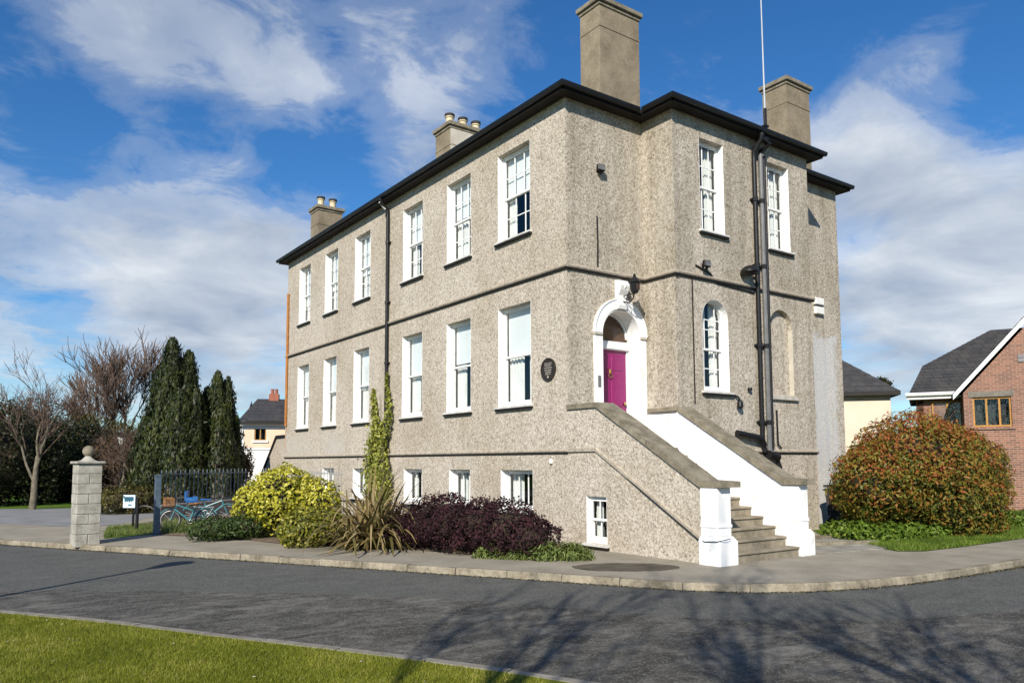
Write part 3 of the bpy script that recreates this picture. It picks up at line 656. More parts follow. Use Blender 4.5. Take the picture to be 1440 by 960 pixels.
def scatter_poly(poly, n):
    xs = [p[0] for p in poly]; ys = [p[1] for p in poly]; out = np.zeros((0, 2)); P = np.array(poly)
    while len(out) < n:
        q = rng.uniform((min(xs), min(ys)), (max(xs), max(ys)), (n * 2, 2)); ins = np.zeros(len(q), bool); j = len(P) - 1
        for i in range(len(P)):
            c = ((P[i, 1] > q[:, 1]) != (P[j, 1] > q[:, 1])) & (q[:, 0] < (P[j, 0] - P[i, 0]) * (q[:, 1] - P[i, 1]) / (P[j, 1] - P[i, 1] + 1e-12) + P[i, 0])
            ins ^= c; j = i
        out = np.concatenate([out, q[ins]])
    return out[:n]


def grass(name, poly, n, z, h, w, mat, seedy=.3):
    p = scatter_poly(poly, n); a = rng.uniform(0, 2 * pi, n); hh = h * rng.uniform(.5, 1.4, n); ww = w * rng.uniform(.6, 1.3, n)
    ln = rng.normal(size=(n, 2)) * .55 * hh[:, None]
    b0 = np.stack([p[:, 0] - cos_(a) * ww, p[:, 1] - sin_(a) * ww, np.full(n, z)], 1); b1 = np.stack([p[:, 0] + cos_(a) * ww, p[:, 1] + sin_(a) * ww, np.full(n, z)], 1)
    tp = np.stack([p[:, 0] + ln[:, 0], p[:, 1] + ln[:, 1], z + hh], 1)
    V = np.stack([b0, b1, tp], 1).reshape(-1, 3)
    tn = np.clip(rng.beta(1.4, 1.4, n) + np.array([.5 * noise.noise(Vector((x * 1.3, y * 1.3, 0))) + .25 * noise.noise(Vector((x * 6, y * 6, 3))) for x, y in p]), 0, 1)
    o = np_mesh(name, V, np.arange(3 * n).reshape(n, 3), mat, None, tn); return tag(o, kind='stuff')


cos_, sin_ = np.cos, np.sin
gp = [(-9.70, -1.07), (-8.765, -2.48), (-8.0, -3.88), (-7.315, -5.03), (-6.735, -6.07), (-6.22, -7.12), (-6.6, -8.2), (-8.0, -8.0), (-9.3, -7.1), (-11.3, -5.3), (-11.2, -3.0), (-10.6, .3)]
grass('lawn_grass', gp, 170000, -.062, .030, .0028, M['l_grass'])
tag(bpy.data.objects['lawn_grass'], 'short mown yellow-green grass on the lawn in front of the road', 'grass')

dp = scatter_poly(gp, 150); P = np.concatenate([dp, np.full((150, 1), -.03)], 1); N = unit(np.array([0, 0, 1.0]) + rng.normal(size=P.shape) * .35); V, Fq = leaf_arrays(P, N, .030, .024)
tag(np_mesh('lawn_litter', V, Fq, M['l_litter'], None, rng.random(150)), 'scattered daisies and dead leaves in the front lawn', 'litter', kind='stuff')

# planting bed, drive, verges
bed = [ground(x, y) for x, y in [(222, 752), (330, 757), (400, 765), (480, 768), (560, 771), (640, 778), (700, 784), (770, 788)]]
bed_poly = [(p.x, p.y) for p in bed] + [(-.75, -1.25), (0.06, -.55), (0.06, 17.2), (-3.0, 14.6), (-4.9, 13.2), (-6.1, 11.6), (-6.45, 9.2)]


def rough_sheet(name, poly, z, mat, step=.18, amp=.035):
    bm = bmesh.new(); f = bm.faces.new([bm.verts.new((x, y, z)) for x, y in poly]); f.normal_update()
    if f.normal.z < 0: f.normal_flip()
    bmesh.ops.triangulate(bm, faces=bm.faces[:])
    for _ in range(4): bmesh.ops.subdivide_edges(bm, edges=[e for e in bm.edges if e.calc_length() > step * 2.2], cuts=1, use_grid_fill=False)
    bmesh.ops.triangulate(bm, faces=bm.faces[:])
    for v in bm.verts:
        if not v.is_boundary: v.co.z += abs(amp * noise.noise(v.co * 2.3) + amp * .7 * noise.noise(v.co * 7)) + amp * .4
    me = bpy.data.meshes.new(name); bm.to_mesh(me); bm.free(); me.materials.append(mat); return tag(link(name, me), kind='structure')


rough_sheet('soil_bed', bed_poly, .012, M['soil'])
sheet('drive', [(-15.6, 20.5), (-9.4, 15.0), (-7.4, 11.6), (-6.55, 11.9), (-5.2, 14.2), (-2.8, 16.4), (-1.0, 22), (1.5, 30), (-4.0, 31), (-6.0, 21.5), (-9.5, 23.5), (-17, 27)], .005, M['drive'])
sheet('garden_lawn', [(-17, 27), (-9.5, 23.5), (-6.0, 21.5), (-4.0, 31), (1.5, 30), (20, 60), (-60, 60)], .010, M['verge'])
sheet('corner_grass', [(p.x, p.y) for p in [ground(146, 757), ground(215, 751), ground(216, 738), ground(150, 742)]], .009, M['verge'])
grass('corner_tufts', [(p.x, p.y) for p in [ground(146, 756), ground(215, 750), ground(214, 739), ground(152, 743)]], 3500, .01, .10, .008, M['l_cover'])
tag(bpy.data.objects['corner_tufts'], 'rough grass tufts behind the concrete gate pillar', 'grass')
rv = [ground(x, y) for x, y in [(1262, 775), (1300, 775), (1360, 768), (1440, 757), (1520, 748)]]
rv_poly = [(p.x, p.y) for p in rv] + [(30, -3.6), (30, 9), (12.5, 6), (9.2, .9), (6.2, -1.6), (5.0, -3.0)]
sheet('verge', rv_poly, .012, M['verge'])
grass('verge_grass', [(p.x, p.y) for p in rv] + [(11, -2.6), (7.2, -2.9), (5.0, -3.4)], 26000, .012, .07, .006, M['l_cover2'])
tag(bpy.data.objects['verge_grass'], 'bright green grass verge in front of the red-leaved bush', 'grass')
# paved corner right of the stairs: slabs and two low kerbed edges
path = tag(link('paved_path', None), kind='structure')
for i in range(4):
    for j in range(3):
        x0, y0 = 2.95 + i * .62 + (j % 2) * .03, -3.95 + j * .62 - i * .09
        MB().bevel_box(x0, x0 + .605, y0, y0 + .605, -.05, .016 + rnd.uniform(-.004, .006), .008).build('paving_slab', M['slab'], path)
for (a, b, z) in (((2.85, -2.75), (5.2, -3.6), .075), ((3.0, -2.0), (5.6, -2.55), .09)):
    a, b = Vector((*a, 0)), Vector((*b, 0)); t = (b - a).normalized(); nrm = Vector((-t.y, t.x, 0))
    for k in range(3):
        p, q = a.lerp(b, k / 3) + t * .006, a.lerp(b, (k + 1) / 3) - t * .006
        MB().prism([(p.x, p.y), (q.x, q.y), (q.x + nrm.x * .14, q.y + nrm.y * .14), (p.x + nrm.x * .14, p.y + nrm.y * .14)], 'z', -.05, z + rnd.uniform(-.005, .005)).build('path_edge_stone', M['coping'], path)
# the dark oval patch in the pavement
oc = ground(880, 797); ou, ov = RI.copy(), Vector((FW.x, FW.y, 0)).normalized(); ou.z = 0; ou.normalize()
pp = []
for k in range(72):
    a = 2 * pi * k / 72; q = 1 + .10 * noise.noise(Vector((cos(a) * 2, sin(a) * 2, 4))) + .06 * noise.noise(Vector((cos(a) * 9, sin(a) * 9, 1)))
    p = oc + ou * (.86 * q * cos(a)) + ov * (.50 * q * sin(a)); pp.append((p.x, p.y))
sheet('pavement_patch', pp, .004, M['dark_oval'])

# ------------------------------------------------------------------ the house
A, D, B, CX, LY = 2.27, .945, 7.272, 10.12, 16.9
ZE, ZS, ZP = 9.51, 5.76, 1.93
ROT = {'left': -pi / 2, 'front': 0.0}
house = thing('house', 'old grey pebble-dashed house with white sash windows and a projecting front bay', 'house')


def facade(name, loc, rz, x0, x1, z0, z1, ops):
    """wall face in local x (along), y (inward), z; ops: (xa, xb, za, zb, depth, arched)"""
    mb = MB(); xs = sorted({x0, x1} | {o[0] for o in ops} | {o[1] for o in ops})
    top = lambda o: o[3] + ((o[1] - o[0]) / 2 if o[5] else 0)
    zs = sorted({z0, z1} | {o[2] for o in ops} | {top(o) for o in ops})
    for a, b in zip(xs, xs[1:]):
        for c, d in zip(zs, zs[1:]):
            mx, mz = (a + b) / 2, (c + d) / 2
            if any(o[0] < mx < o[1] and o[2] < mz < top(o) for o in ops): continue
            mb.add([(a, 0, c), (b, 0, c), (b, 0, d), (a, 0, d)], [(0, 1, 2, 3)])
    for xa, xb, za, zb, dp, arch in ops:
        if not arch:
            loop = [(xa, za), (xb, za), (xb, zb), (xa, zb)]
        else:
            r = (xb - xa) / 2; cx = (xa + xb) / 2
            arc = [(cx + r * cos(pi * k / 24), zb + r * sin(pi * k / 24)) for k in range(25)]
            loop = [(xa, za), (xb, za)] + arc
            for p, q in zip(arc, arc[1:]):         # spandrels
                mb.add([(p[0], 0, p[1]), (p[0], 0, zb + r), (q[0], 0, zb + r), (q[0], 0, q[1])], [(0, 1, 2, 3)])
        n = len(loop)
        for i in range(n):
            p, q = loop[i], loop[(i + 1) % n]
            mb.add([(p[0], 0, p[1]), (q[0], 0, q[1]), (q[0], dp, q[1]), (p[0], dp, p[1])], [(0, 1, 2, 3)])
    return mb.build(name, M['pebble'], house, loc=loc, rz=rz)


WY = [(1.24, 2.51), (3.70, 4.86), (6.16, 7.32), (9.50, 10.64), (12.02, 13.14), (14.52, 15.65)]
UZ, GZ = (6.85, 8.95), (2.97, 5.26)
BY = [(1.20, 2.42), (3.72, 4.72), (6.12, 7.17), (9.55, 10.6), (12.05, 13.1)]
BZ = (0.62, 1.52)
RV = .15
ops = [(-b, -a, UZ[0], UZ[1], RV + .1, 0) for a, b in WY] + [(-b, -a, GZ[0], GZ[1], RV + .1, 0) for a, b in WY] + [(-b, -a, BZ[0], BZ[1], RV + .1, 0) for a, b in BY]
facade('wall', (0, 0, 0), -pi / 2, -LY, 0, -.3, ZE, ops)
DX0, DX1, DZ, DSP = .94, 2.06, 2.0, 4.44
facade('wall', (0, 0, 0), 0, 0, A, -.3, ZE, [(DX0, DX1, DZ, DSP, .55, 1)])
facade('wall', (A, 0, 0), -pi / 2, 0, D, -.3, ZE, [])
BW = [(3.13, 3.96, 6.87, 9.0), (5.60, 6.46, 6.85, 9.0)]
AW = (3.10, 3.98, 3.25, 4.88); NW = (5.51, 6.42, 3.27, 4.90)
facade('wall', (0, -D, 0), 0, A, B, -.3, ZE, [(*w, RV + .1, 0) for w in BW] + [(*AW, RV + .1, 1), (*NW, .13, 1)])
facade('wall', (B, -D, 0), pi / 2, 0, D, -.3, ZE, [])
facade('wall', (0, 0, 0), 0, B, CX, -.3, ZE, [])
facade('wall', (CX, 0, 0), pi / 2, 0, LY, -.3, ZE, [])
facade('wall', (0, LY, 0), 0, 0, CX, -.3, ZE, [])
nb = MB(); r = (NW[1] - NW[0]) / 2; cx = (NW[0] + NW[1]) / 2     # back of the blind niche
nb.add([(NW[0], -D + .128, NW[2]), (NW[1], -D + .128, NW[2])] + [(cx + r * cos(pi * k / 24), -D + .128, NW[3] + r * sin(pi * k / 24)) for k in range(25)], [tuple(range(27))])
nb.build('niche', M['pebble'], house)
MB().box(NW[1] - .004, NW[1] - .0008, -D - .002, -D + .126, NW[2] + .03, NW[3]).build('niche_jamb', M['pale_render'], house)
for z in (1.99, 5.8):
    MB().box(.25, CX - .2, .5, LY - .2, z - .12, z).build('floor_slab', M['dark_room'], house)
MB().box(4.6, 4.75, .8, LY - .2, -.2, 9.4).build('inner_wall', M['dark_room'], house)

# string course, plinth course
def course(name, z0, z1, pr, mat, segs):
    for (x0, y0, x1, y1) in segs:
        mb = MB(); d = Vector((x1 - x0, y1 - y0, 0)).normalized(); nrm = Vector((d.y, -d.x, 0))
        prof = [(0, z0), (pr * .8, z0 + .004), (pr, z0 + .03), (pr, z1 - .05), (pr * .55, z1 - .02), (0, z1)]
        a, b = Vector((x0, y0, 0)), Vector((x1, y1, 0))
        n = len(prof)
        mb.add([a + nrm * q + Vector((0, 0, z)) for q, z in prof] + [b + nrm * q + Vector((0, 0, z)) for q, z in prof],
               [tuple(range(n)), tuple(range(2 * n - 1, n - 1, -1))] + [(i, i + n, (i + 1) % n + n, (i + 1) % n) for i in range(n)])
        mb.build(name, mat, house)
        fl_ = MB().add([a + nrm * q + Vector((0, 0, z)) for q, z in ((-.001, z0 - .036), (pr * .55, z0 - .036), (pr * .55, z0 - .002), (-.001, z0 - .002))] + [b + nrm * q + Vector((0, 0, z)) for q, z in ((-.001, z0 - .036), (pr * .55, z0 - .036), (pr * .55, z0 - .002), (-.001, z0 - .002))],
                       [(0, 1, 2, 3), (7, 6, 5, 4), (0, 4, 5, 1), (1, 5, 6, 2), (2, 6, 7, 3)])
        fl_.build('shadow_strip', M['fascia'], house)  # near-black strip draws the shadow line beneath the course as colour


p_ = .075
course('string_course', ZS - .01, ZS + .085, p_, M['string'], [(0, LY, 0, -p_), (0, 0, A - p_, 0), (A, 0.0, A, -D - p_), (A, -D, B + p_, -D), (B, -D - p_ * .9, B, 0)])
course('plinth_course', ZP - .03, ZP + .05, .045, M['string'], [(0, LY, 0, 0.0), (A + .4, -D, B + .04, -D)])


# --- windows
MESH_CACHE = {}


def part(name, key, make, mat, parent):
    if key not in MESH_CACHE: MESH_CACHE[key] = make().mesh(name, mat)
    return link(name, MESH_CACHE[key], parent)


def sash_window(parent, loc, rz, w, h, cols=3, rows=2, blind=.5, curtain=0, arched=False, sill=True, depth=RV, lights=None, amber=False, reveal=True, single=False):
    """origin: lower left corner of the opening on the wall face; x along, y inward, z up"""
    k = (round(w, 2), round(h, 2), cols, rows, arched, depth, single)
    fw = .045; r = w / 2

    def frame():
        mb = MB(); y0, y1 = depth, depth + .09
        if not arched:
            mb.box(.003, fw, y0, y1, .003, h - .003).box(w - fw, w - .003, y0, y1, .003, h - .003).box(fw, w - fw, y0, y1, h - fw, h - .003).box(fw, w - fw, y0 - .01, y1, .003, .075)
        else:
            sp = h - r
            mb.box(.003, fw, y0, y1, .003, sp).box(w - fw, w - .003, y0, y1, .003, sp).box(fw, w - fw, y0 - .01, y1, .003, .075)
            for i in range(16):
                a, b = pi * i / 16, pi * (i + 1) / 16
                q = [(r + (r - .003) * cos(a), sp + (r - .003) * sin(a)), (r + (r - .003) * cos(b), sp + (r - .003) * sin(b)), (r + (r - fw) * cos(b), sp + (r - fw) * sin(b)), (r + (r - fw) * cos(a), sp + (r - fw) * sin(a))]
                mb.prism(q, 'y', y0, y1)
        return mb
    win = part('window', ('win',) + k, frame, M['white'], parent); win.location = loc; win.rotation_euler.z = rz
    mid = h * (.5 if not arched else .46); iw = w - 2 * fw
    sashes = [('lower', .075, mid + .02, depth + .045), ('upper', mid - .02, h - fw, depth + .012)]
    if single: sashes = [('lower', .075, h - fw, depth + .03)]
    for nm, za, zb, yy in sashes:
        st = .04
        def mk(za=za, zb=zb, yy=yy, nm=nm):
            mb = MB(); zt = zb if not (arched and nm == 'upper') else h - r
            mb.box(fw, fw + st, yy, yy + .032, za, zt).box(w - fw - st, w - fw, yy, yy + .032, za, zt).box(fw + st, w - fw - st, yy, yy + .032, za, za + .045)
            if not (arched and nm == 'upper'): mb.box(fw + st, w - fw - st, yy, yy + .032, zb - .045, zb)
            return mb
        part('sash', ('sash', nm) + k, mk, M['white'], win)
        gx0, gx1, gz0, gz1 = fw + st, w - fw - st, za + .045, zb - .045
        rr = rows; arch_here = arched and nm == 'upper'
        xs = [gx0 + (gx1 - gx0) * i / cols for i in range(cols + 1)] if not arched else [gx0, gx0 + (gx1 - gx0) * .25, gx0 + (gx1 - gx0) * .75, gx1]
        zs = [gz0 + (gz1 - gz0) * i / rr for i in range(rr + 1)]
        if arch_here: zs = [gz0, (gz0 + h - r) / 2 + .1, h - r]
        def bars(xs=xs, zs=zs, yy=yy, arch_here=arch_here):
            mb = MB(); b = .011
            for x in xs[1:-1]: mb.box(x - b, x + b, yy + .006, yy + .028, zs[0], zs[-1] + (0 if not arch_here else sqrt(max(0, (r - fw) ** 2 - (x - r) ** 2)) - .002))
            for z in zs[1:-1] + ([zs[-1]] if arch_here else []): mb.box(xs[0], xs[-1], yy + .008, yy + .026, z - b, z + b)
            return mb
        if cols > 1 or rr > 1 or arched: part('glazing_bar', ('bars', nm) + k, bars, M['white'], win)
        for i in range(len(xs) - 1):
            for j in range(len(zs) - 1):
                def pn(i=i, j=j, xs=xs, zs=zs, yy=yy): return MB().box(xs[i], xs[i + 1], yy + .014, yy + .018, zs[j], zs[j + 1])
                part('pane', ('pane', nm, i, j) + k, pn, M['glass'], win)
        if arch_here:
            def fan(yy=yy): return MB().prism([(r + (r - fw) * cos(pi * i / 16), h - r + (r - fw) * sin(pi * i / 16)) for i in range(17)], 'y', yy + .014, yy + .018)
            part('pane', ('fan', nm) + k, fan, M['glass'], win)
    if reveal:                                     # painted plaster lining of the opening
        t = .004; y1 = depth - .001
        if not arched:
            part('reveal', ('revl',) + k, lambda: MB().box(.0005, t, -.004, y1, 0.0, h), M['whitewash'], win)
            part('reveal', ('revr',) + k, lambda: MB().box(w - t, w - .0005, -.004, y1, 0, h), M['whitewash'], win)
        else:
            def rev():
                mb = MB(); sp = h - r
                def arc(q): return [(r + q, 0)] + [(r + q * cos(pi * i / 16), sp + q * sin(pi * i / 16)) for i in range(17)] + [(r - q, 0)]
                o_, i_ = arc(r - .0005), arc(r - t); n = len(o_)
                mb.v = [(x, -.004, z) for x, z in o_] + [(x, -.004, z) for x, z in i_] + [(x, y1, z) for x, z in o_] + [(x, y1, z) for x, z in i_]
                for q in range(n - 1): mb.f += [(q, q + 1, n + q + 1, n + q), (n + q, n + q + 1, 3 * n + q + 1, 3 * n + q), (2 * n + q, 2 * n + q + 1, q + 1, q)]
                return mb
            part('reveal', ('rev',) + k, rev, M['whitewash'], win)
    if sill: part('sill', ('sill',) + k, lambda: MB().prism([(-.085, -.055), (depth, -.055), (depth, -.001), (0.02, -.001), (-.085, -.016)], 'x', -.07, w + .07), M['pale_sill'], win)
    if sill: part('shadow_strip', ('sill_shadow',) + k, lambda: MB().box(-.06, w + .06, -.075, -.001, -.100, -.056), M['fascia'], win)  # near-black strip standing in for the shadow under the sill
    if sill: part('sill_board', ('sillb',) + k, lambda: MB().box(.004, w - .004, .03, depth - .002, .001, .03), M['whitewash'], win)
    if blind:
        MB().box(fw + .01, w - fw - .01, depth + .115, depth + .119, h * (1 - blind), h - .02 - (r * .3 if arched else 0)).build('blind', M['blind'], win, loc=(0, 0, 0))
    if curtain:
        for sx in (0, 1):
            mb = MB(); cw = w * curtain * (1.0 if sx == 0 else .8); n = 14; pts = []
            x_ = lambda q: (fw + q * cw) if sx == 0 else (w - fw - q * cw)
            pts = [(x_(i / n), depth + .16 + .025 * sin(i * 1.9)) for i in range(n + 1)]
            mb.add([(x, y, .05) for x, y in pts] + [(x, y, h - .05) for x, y in pts], [(i, i + 1, n + 2 + i, n + 1 + i) for i in range(n)])
            mb.build('curtain', M['amber_curtain'] if amber and sx else M['curtain'], win, loc=(0, 0, 0))
    return win


blindsU = [.50, .45, .52, .6, .62, .68]; curtU = [.22, .42, .30, .35, .40, .3]
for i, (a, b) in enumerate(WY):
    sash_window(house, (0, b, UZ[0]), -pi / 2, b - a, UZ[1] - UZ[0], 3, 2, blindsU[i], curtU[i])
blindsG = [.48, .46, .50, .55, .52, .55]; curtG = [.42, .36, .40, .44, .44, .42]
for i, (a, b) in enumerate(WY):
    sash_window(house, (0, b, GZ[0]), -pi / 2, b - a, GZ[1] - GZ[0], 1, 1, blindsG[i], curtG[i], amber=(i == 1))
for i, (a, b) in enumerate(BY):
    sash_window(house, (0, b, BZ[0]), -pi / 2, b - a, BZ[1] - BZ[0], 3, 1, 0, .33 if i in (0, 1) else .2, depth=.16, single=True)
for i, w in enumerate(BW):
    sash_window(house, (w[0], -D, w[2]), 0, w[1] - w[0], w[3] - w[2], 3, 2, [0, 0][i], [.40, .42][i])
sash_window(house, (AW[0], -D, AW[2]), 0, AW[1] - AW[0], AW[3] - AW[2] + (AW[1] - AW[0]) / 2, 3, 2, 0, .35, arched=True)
MB().prism([(-D - .075, NW[2] - .11), (-D + .125, NW[2] - .11), (-D + .125, NW[2] + .03), (-D - .075, NW[2] - .02)], 'x', NW[0] - .07, NW[1] + .07).build('sill', M['sill'], house)

# --- door, surround, fanlight
RD = .36
door = MB().box(DX0 + .05, DX1 - .05, RD, RD + .05, DZ + .02, 4.17).build('door', M['magenta'], house)
dw0, dw1 = DX0 + .05, DX1 - .05; dm = (dw0 + dw1) / 2
for x0, x1 in ((dw0 + .10, dm - .05), (dm + .05, dw1 - .10)):
    for z0, z1 in ((DZ + .2, DZ + .68), (DZ + .92, DZ + 1.6), (DZ + 1.72, DZ + 2.05)):
        MB().bevel_box(x0, x1, RD - .018, RD + .01, z0, z1, .014).build('door_panel', M['magenta'], door)
MB().bevel_box(dm - .12, dm + .12, RD - .03, RD, DZ + .76, DZ + .83, .008).build('letterbox', M['brass'], door)
kn = MB(); kn.torus((dm, RD - .045, DZ + 1.60), (0, 1, .2), .05, .012, 16, 6); kn.bevel_box(dm - .028, dm + .028, RD - .05, RD, DZ + 1.64, DZ + 1.74, .01)
kn.build('knocker', M['brass'], door)
MB().lathe([(.0, -.04), (.03, -.03), (.034, 0), (.03, .03), (0, .04)], (dw1 - .08, RD - .04, DZ + .98), 10).build('door_knob', M['brass'], door, True)
MB().box(DX0 + .006, DX0 + .05, RD - .03, RD + .06, DZ, 4.17).box(DX1 - .05, DX1 - .006, RD - .03, RD + .06, DZ, 4.17).bevel_box(DX0 + .006, DX1 - .006, RD - .09, RD + .06, 4.17, 4.36, .02).build('door_frame', M['white'], house)
MB().box(DX0, DX1, -.02, RD + .05, DZ - .1, DZ + .02).build('threshold', M['step'], house)
fc, fr = (DX0 + DX1) / 2, (DX1 - DX0) / 2
fan = MB(); fan.prism([(fc + (fr - .05) * cos(pi * k / 24), 4.36 + (fr - .0) * sin(pi * k / 24)) for k in range(25)], 'y', RD, RD + .02)
fl = fan.build('fanlight', M['fan_glass'], house)
fb = MB()
for i in range(24):
    a, b = pi * i / 24, pi * (i + 1) / 24
    q = [(fc + (fr - .004) * cos(a), 4.44 + (fr - .004) * sin(a)), (fc + (fr - .004) * cos(b), 4.44 + (fr - .004) * sin(b)), (fc + (fr - .05) * cos(b), 4.44 + (fr - .05) * sin(b)), (fc + (fr - .05) * cos(a), 4.44 + (fr - .05) * sin(a))]
    fb.prism(q, 'y', RD - .02, RD + .05)
fb.build('fanlight_frame', M['white'], fl)
su = MB(); t = .004                                   # white lining of the deep opening
su.box(DX0 + .0006, DX0 + t, -.06, RD - .03, DZ, DSP).box(DX1 - t, DX1 - .0006, -.06, RD - .03, DZ, DSP)
for i in range(24):
    a, b = pi * i / 24, pi * (i + 1) / 24
    su.prism([(fc + (fr - .0006) * cos(a), DSP + (fr - .0006) * sin(a)), (fc + (fr - .0006) * cos(b), DSP + (fr - .0006) * sin(b)), (fc + (fr - t) * cos(b), DSP + (fr - t) * sin(b)), (fc + (fr - t) * cos(a), DSP + (fr - t) * sin(a))], 'y', -.06, RD - .03)
sur = su.build('door_surround', M['whitewash'], house)
ow = .215
for x0, x1 in ((DX0 - ow, DX0 - .001), (DX1 + .001, DX1 + ow - .012)):
    MB().bevel_box(x0, x1, -.055, .012, DZ - .02, DSP - .05, .008).build('pilaster', M['whitewash'], sur)
for x0, x1 in ((DX0 - ow - .02, DX0 + .0), (DX1, DX1 + ow - .014)):
    MB().bevel_box(x0, x1, -.085, .012, DSP - .05, DSP + .02, .012).build('impost', M['sill'], sur)
ar = MB()
for i in range(28):
    a, b = pi * i / 28, pi * (i + 1) / 28; r0, r1 = fr + .001, fr + ow - .012
    ar.prism([(fc + r1 * cos(a), DSP + .02 + r1 * sin(a)), (fc + r1 * cos(b), DSP + .02 + r1 * sin(b)), (fc + r0 * cos(b), DSP + .02 + r0 * sin(b)), (fc + r0 * cos(a), DSP + .02 + r0 * sin(a))], 'y', -.055, .012)
    r2, r3 = r1 + .002, r1 + .022
    ar.prism([(fc + r3 * cos(a), DSP + .02 + r3 * sin(a)), (fc + r3 * cos(b), DSP + .02 + r3 * sin(b)), (fc + r2 * cos(b), DSP + .02 + r2 * sin(b)), (fc + r2 * cos(a), DSP + .02 + r2 * sin(a))], 'y', -.075, .012)
ar.build('archivolt', M['whitewash'], sur)
ke = MB()                                            # scrolled console above the arch
prof = [(0.012, 5.02), (-.10, 5.02), (-.13, 5.10), (-.10, 5.2), (-.11, 5.32), (-.17, 5.42), (-.21, 5.52), (-.19, 5.60), (-.13, 5.64), (0.012, 5.66)]
ke.prism(prof, 'x', fc - .125, fc + .125)
ke.torus((fc, -.14, 5.52), (1, 0, 0), .055, .03, 14, 6)
ke.build('keystone', M['whitewash'], sur)
MB().bevel_box(.79, .87, -.075, -.05, 3.28, 3.52, .006).build('intercom', M['grey_pipe'], house)

# --- roof and eaves
OV = .29; E0 = ZE - .06
main = (-OV, -OV, CX + OV, LY + OV); blk = (A - OV, -D - OV, B + OV)
tp = tan(radians(24)); ez = ZE + .06
hw = (main[2] - main[0]) / 2; rx = (main[0] + main[2]) / 2; rz_ = ez + hw * tp
rf = MB(); rf.add([(main[0], main[1], ez), (main[2], main[1], ez), (main[2], main[3], ez), (main[0], main[3], ez), (rx, main[1] + hw, rz_), (rx, main[3] - hw, rz_)],
                  [(0, 1, 4), (1, 2, 5, 4), (2, 3, 5), (3, 0, 4, 5)])
bw2 = (blk[2] - blk[0]) / 2; bx = (blk[0] + blk[2]) / 2; bz = ez + bw2 * tp
rf.add([(blk[0], blk[1], ez), (blk[2], blk[1], ez), (bx, blk[1] + bw2, bz), (bx, main[1] + bw2, bz), (blk[0], main[1], ez), (blk[2], main[1], ez)], [(0, 1, 2), (0, 2, 3, 4), (1, 5, 3, 2)])
rf.build('roof', M['slate'], house)
sf = MB()
sf.box(main[0], main[2], main[1], 0, E0 - .01, E0 + .01).box(main[0], 0, 0, main[3], E0 - .01, E0 + .01).box(CX, main[2], 0, main[3], E0 - .01, E0 + .01).box(0, CX, LY, main[3], E0 - .01, E0 + .01)
sf.box(blk[0], blk[2], blk[1], main[1], E0 - .01, E0 + .01)
sf.build('soffit', M['soffit'], house)
eave_path = [(main[0], main[3]), (main[0], main[1]), (blk[0], main[1]), (blk[0], blk[1]), (blk[2], blk[1]), (blk[2], main[1]), (main[2], main[1]), (main[2], main[3])]
for (xa, ya), (xb, yb) in zip(eave_path, eave_path[1:]):
    a, b = Vector((xa, ya, 0)), Vector((xb, yb, 0)); d = (b - a).normalized(); nrm = Vector((d.y, -d.x, 0))
    prof = [(-.02, E0 - .02), (.0, E0 - .02), (.0, ez + .02), (-.02, ez + .02)]
    mb = MB(); n = 4
    mb.add([a + nrm * q + Vector((0, 0, z)) for q, z in prof] + [b + nrm * q + Vector((0, 0, z)) for q, z in prof], [tuple(range(n)), tuple(range(2 * n - 1, n - 1, -1))] + [(i, i + n, (i + 1) % n + n, (i + 1) % n) for i in range(n)])
    mb.build('fascia', M['fascia'], house)
    # ogee gutter
    prof = [(.002, ez + .01), (.002, ez - .07), (.035, ez - .085), (.07, ez - .075), (.088, ez - .035), (.092, ez + .012), (.082, ez + .012), (.076, ez - .03), (.06, ez - .062), (.035, ez - .072), (.012, ez - .065), (.012, ez + .01)]
    n = len(prof); mb = MB(); a2 = a - d * .085; b2 = b + d * .085
    inner = [(blk[0], main[1]), (blk[2], main[1])]
    if (xa, ya) in inner: a2 = a + d * .10
    if (xb, yb) in inner: b2 = b - d * .10
    mb.add([a2 + nrm * q + Vector((0, 0, z)) for q, z in prof] + [b2 + nrm * q + Vector((0, 0, z)) for q, z in prof], [tuple(range(n)), tuple(range(2 * n - 1, n - 1, -1))] + [(i, i + n, (i + 1) % n + n, (i + 1) % n) for i in range(n)])
    mb.build('gutter', M['black'], house, True)


# --- chimneys
def chimney(x0, x1, y0, y1, z0, z1, pots, mat='smooth_render', along='x', capz=.22, right_mat=None):
    c = MB().box(x0, x1, y0, y1, z0, z1 - capz).build('chimney', M[mat], house)
    if right_mat: MB().box(x0 + .01, x1 - .002, y0 - .012, y0 - .002, z0, z1 - capz - .003).build('render_panel', M[right_mat], c)
    MB().bevel_box(x0 - .03, x1 + .03, y0 - .03, y1 + .03, z1 - capz, z1 - capz * .6, .012).bevel_box(x0 - .085, x1 + .085, y0 - .085, y1 + .085, z1 - capz * .6 + .002, z1, .015).build('chimney_cap', M['coping'], c)
    MB().box(x0 - .012, x1 + .012, y0 - .014, y1 + .012, z1 - capz - .55, z1 - capz - .51).build('chimney_band', M[mat], c)
    for i in range(pots):
        q = (i + .5) / pots
        pc = ((x0 + (x1 - x0) * q, (y0 + y1) / 2, z1) if along == 'x' else ((x0 + x1) / 2, y0 + (y1 - y0) * q, z1))
        MB().lathe([(.15, -.02), (.15, .04), (.115, .08), (.125, .30), (.15, .32), (.15, .35)], pc, 14).build('chimney_pot', M['pot'], c, True)
        MB().lathe([(.12, .35), (.165, .36), (.165, .44), (.12, .455)], pc, 14).build('chimney_cowl', M['pot_top'], c, True)
    return c


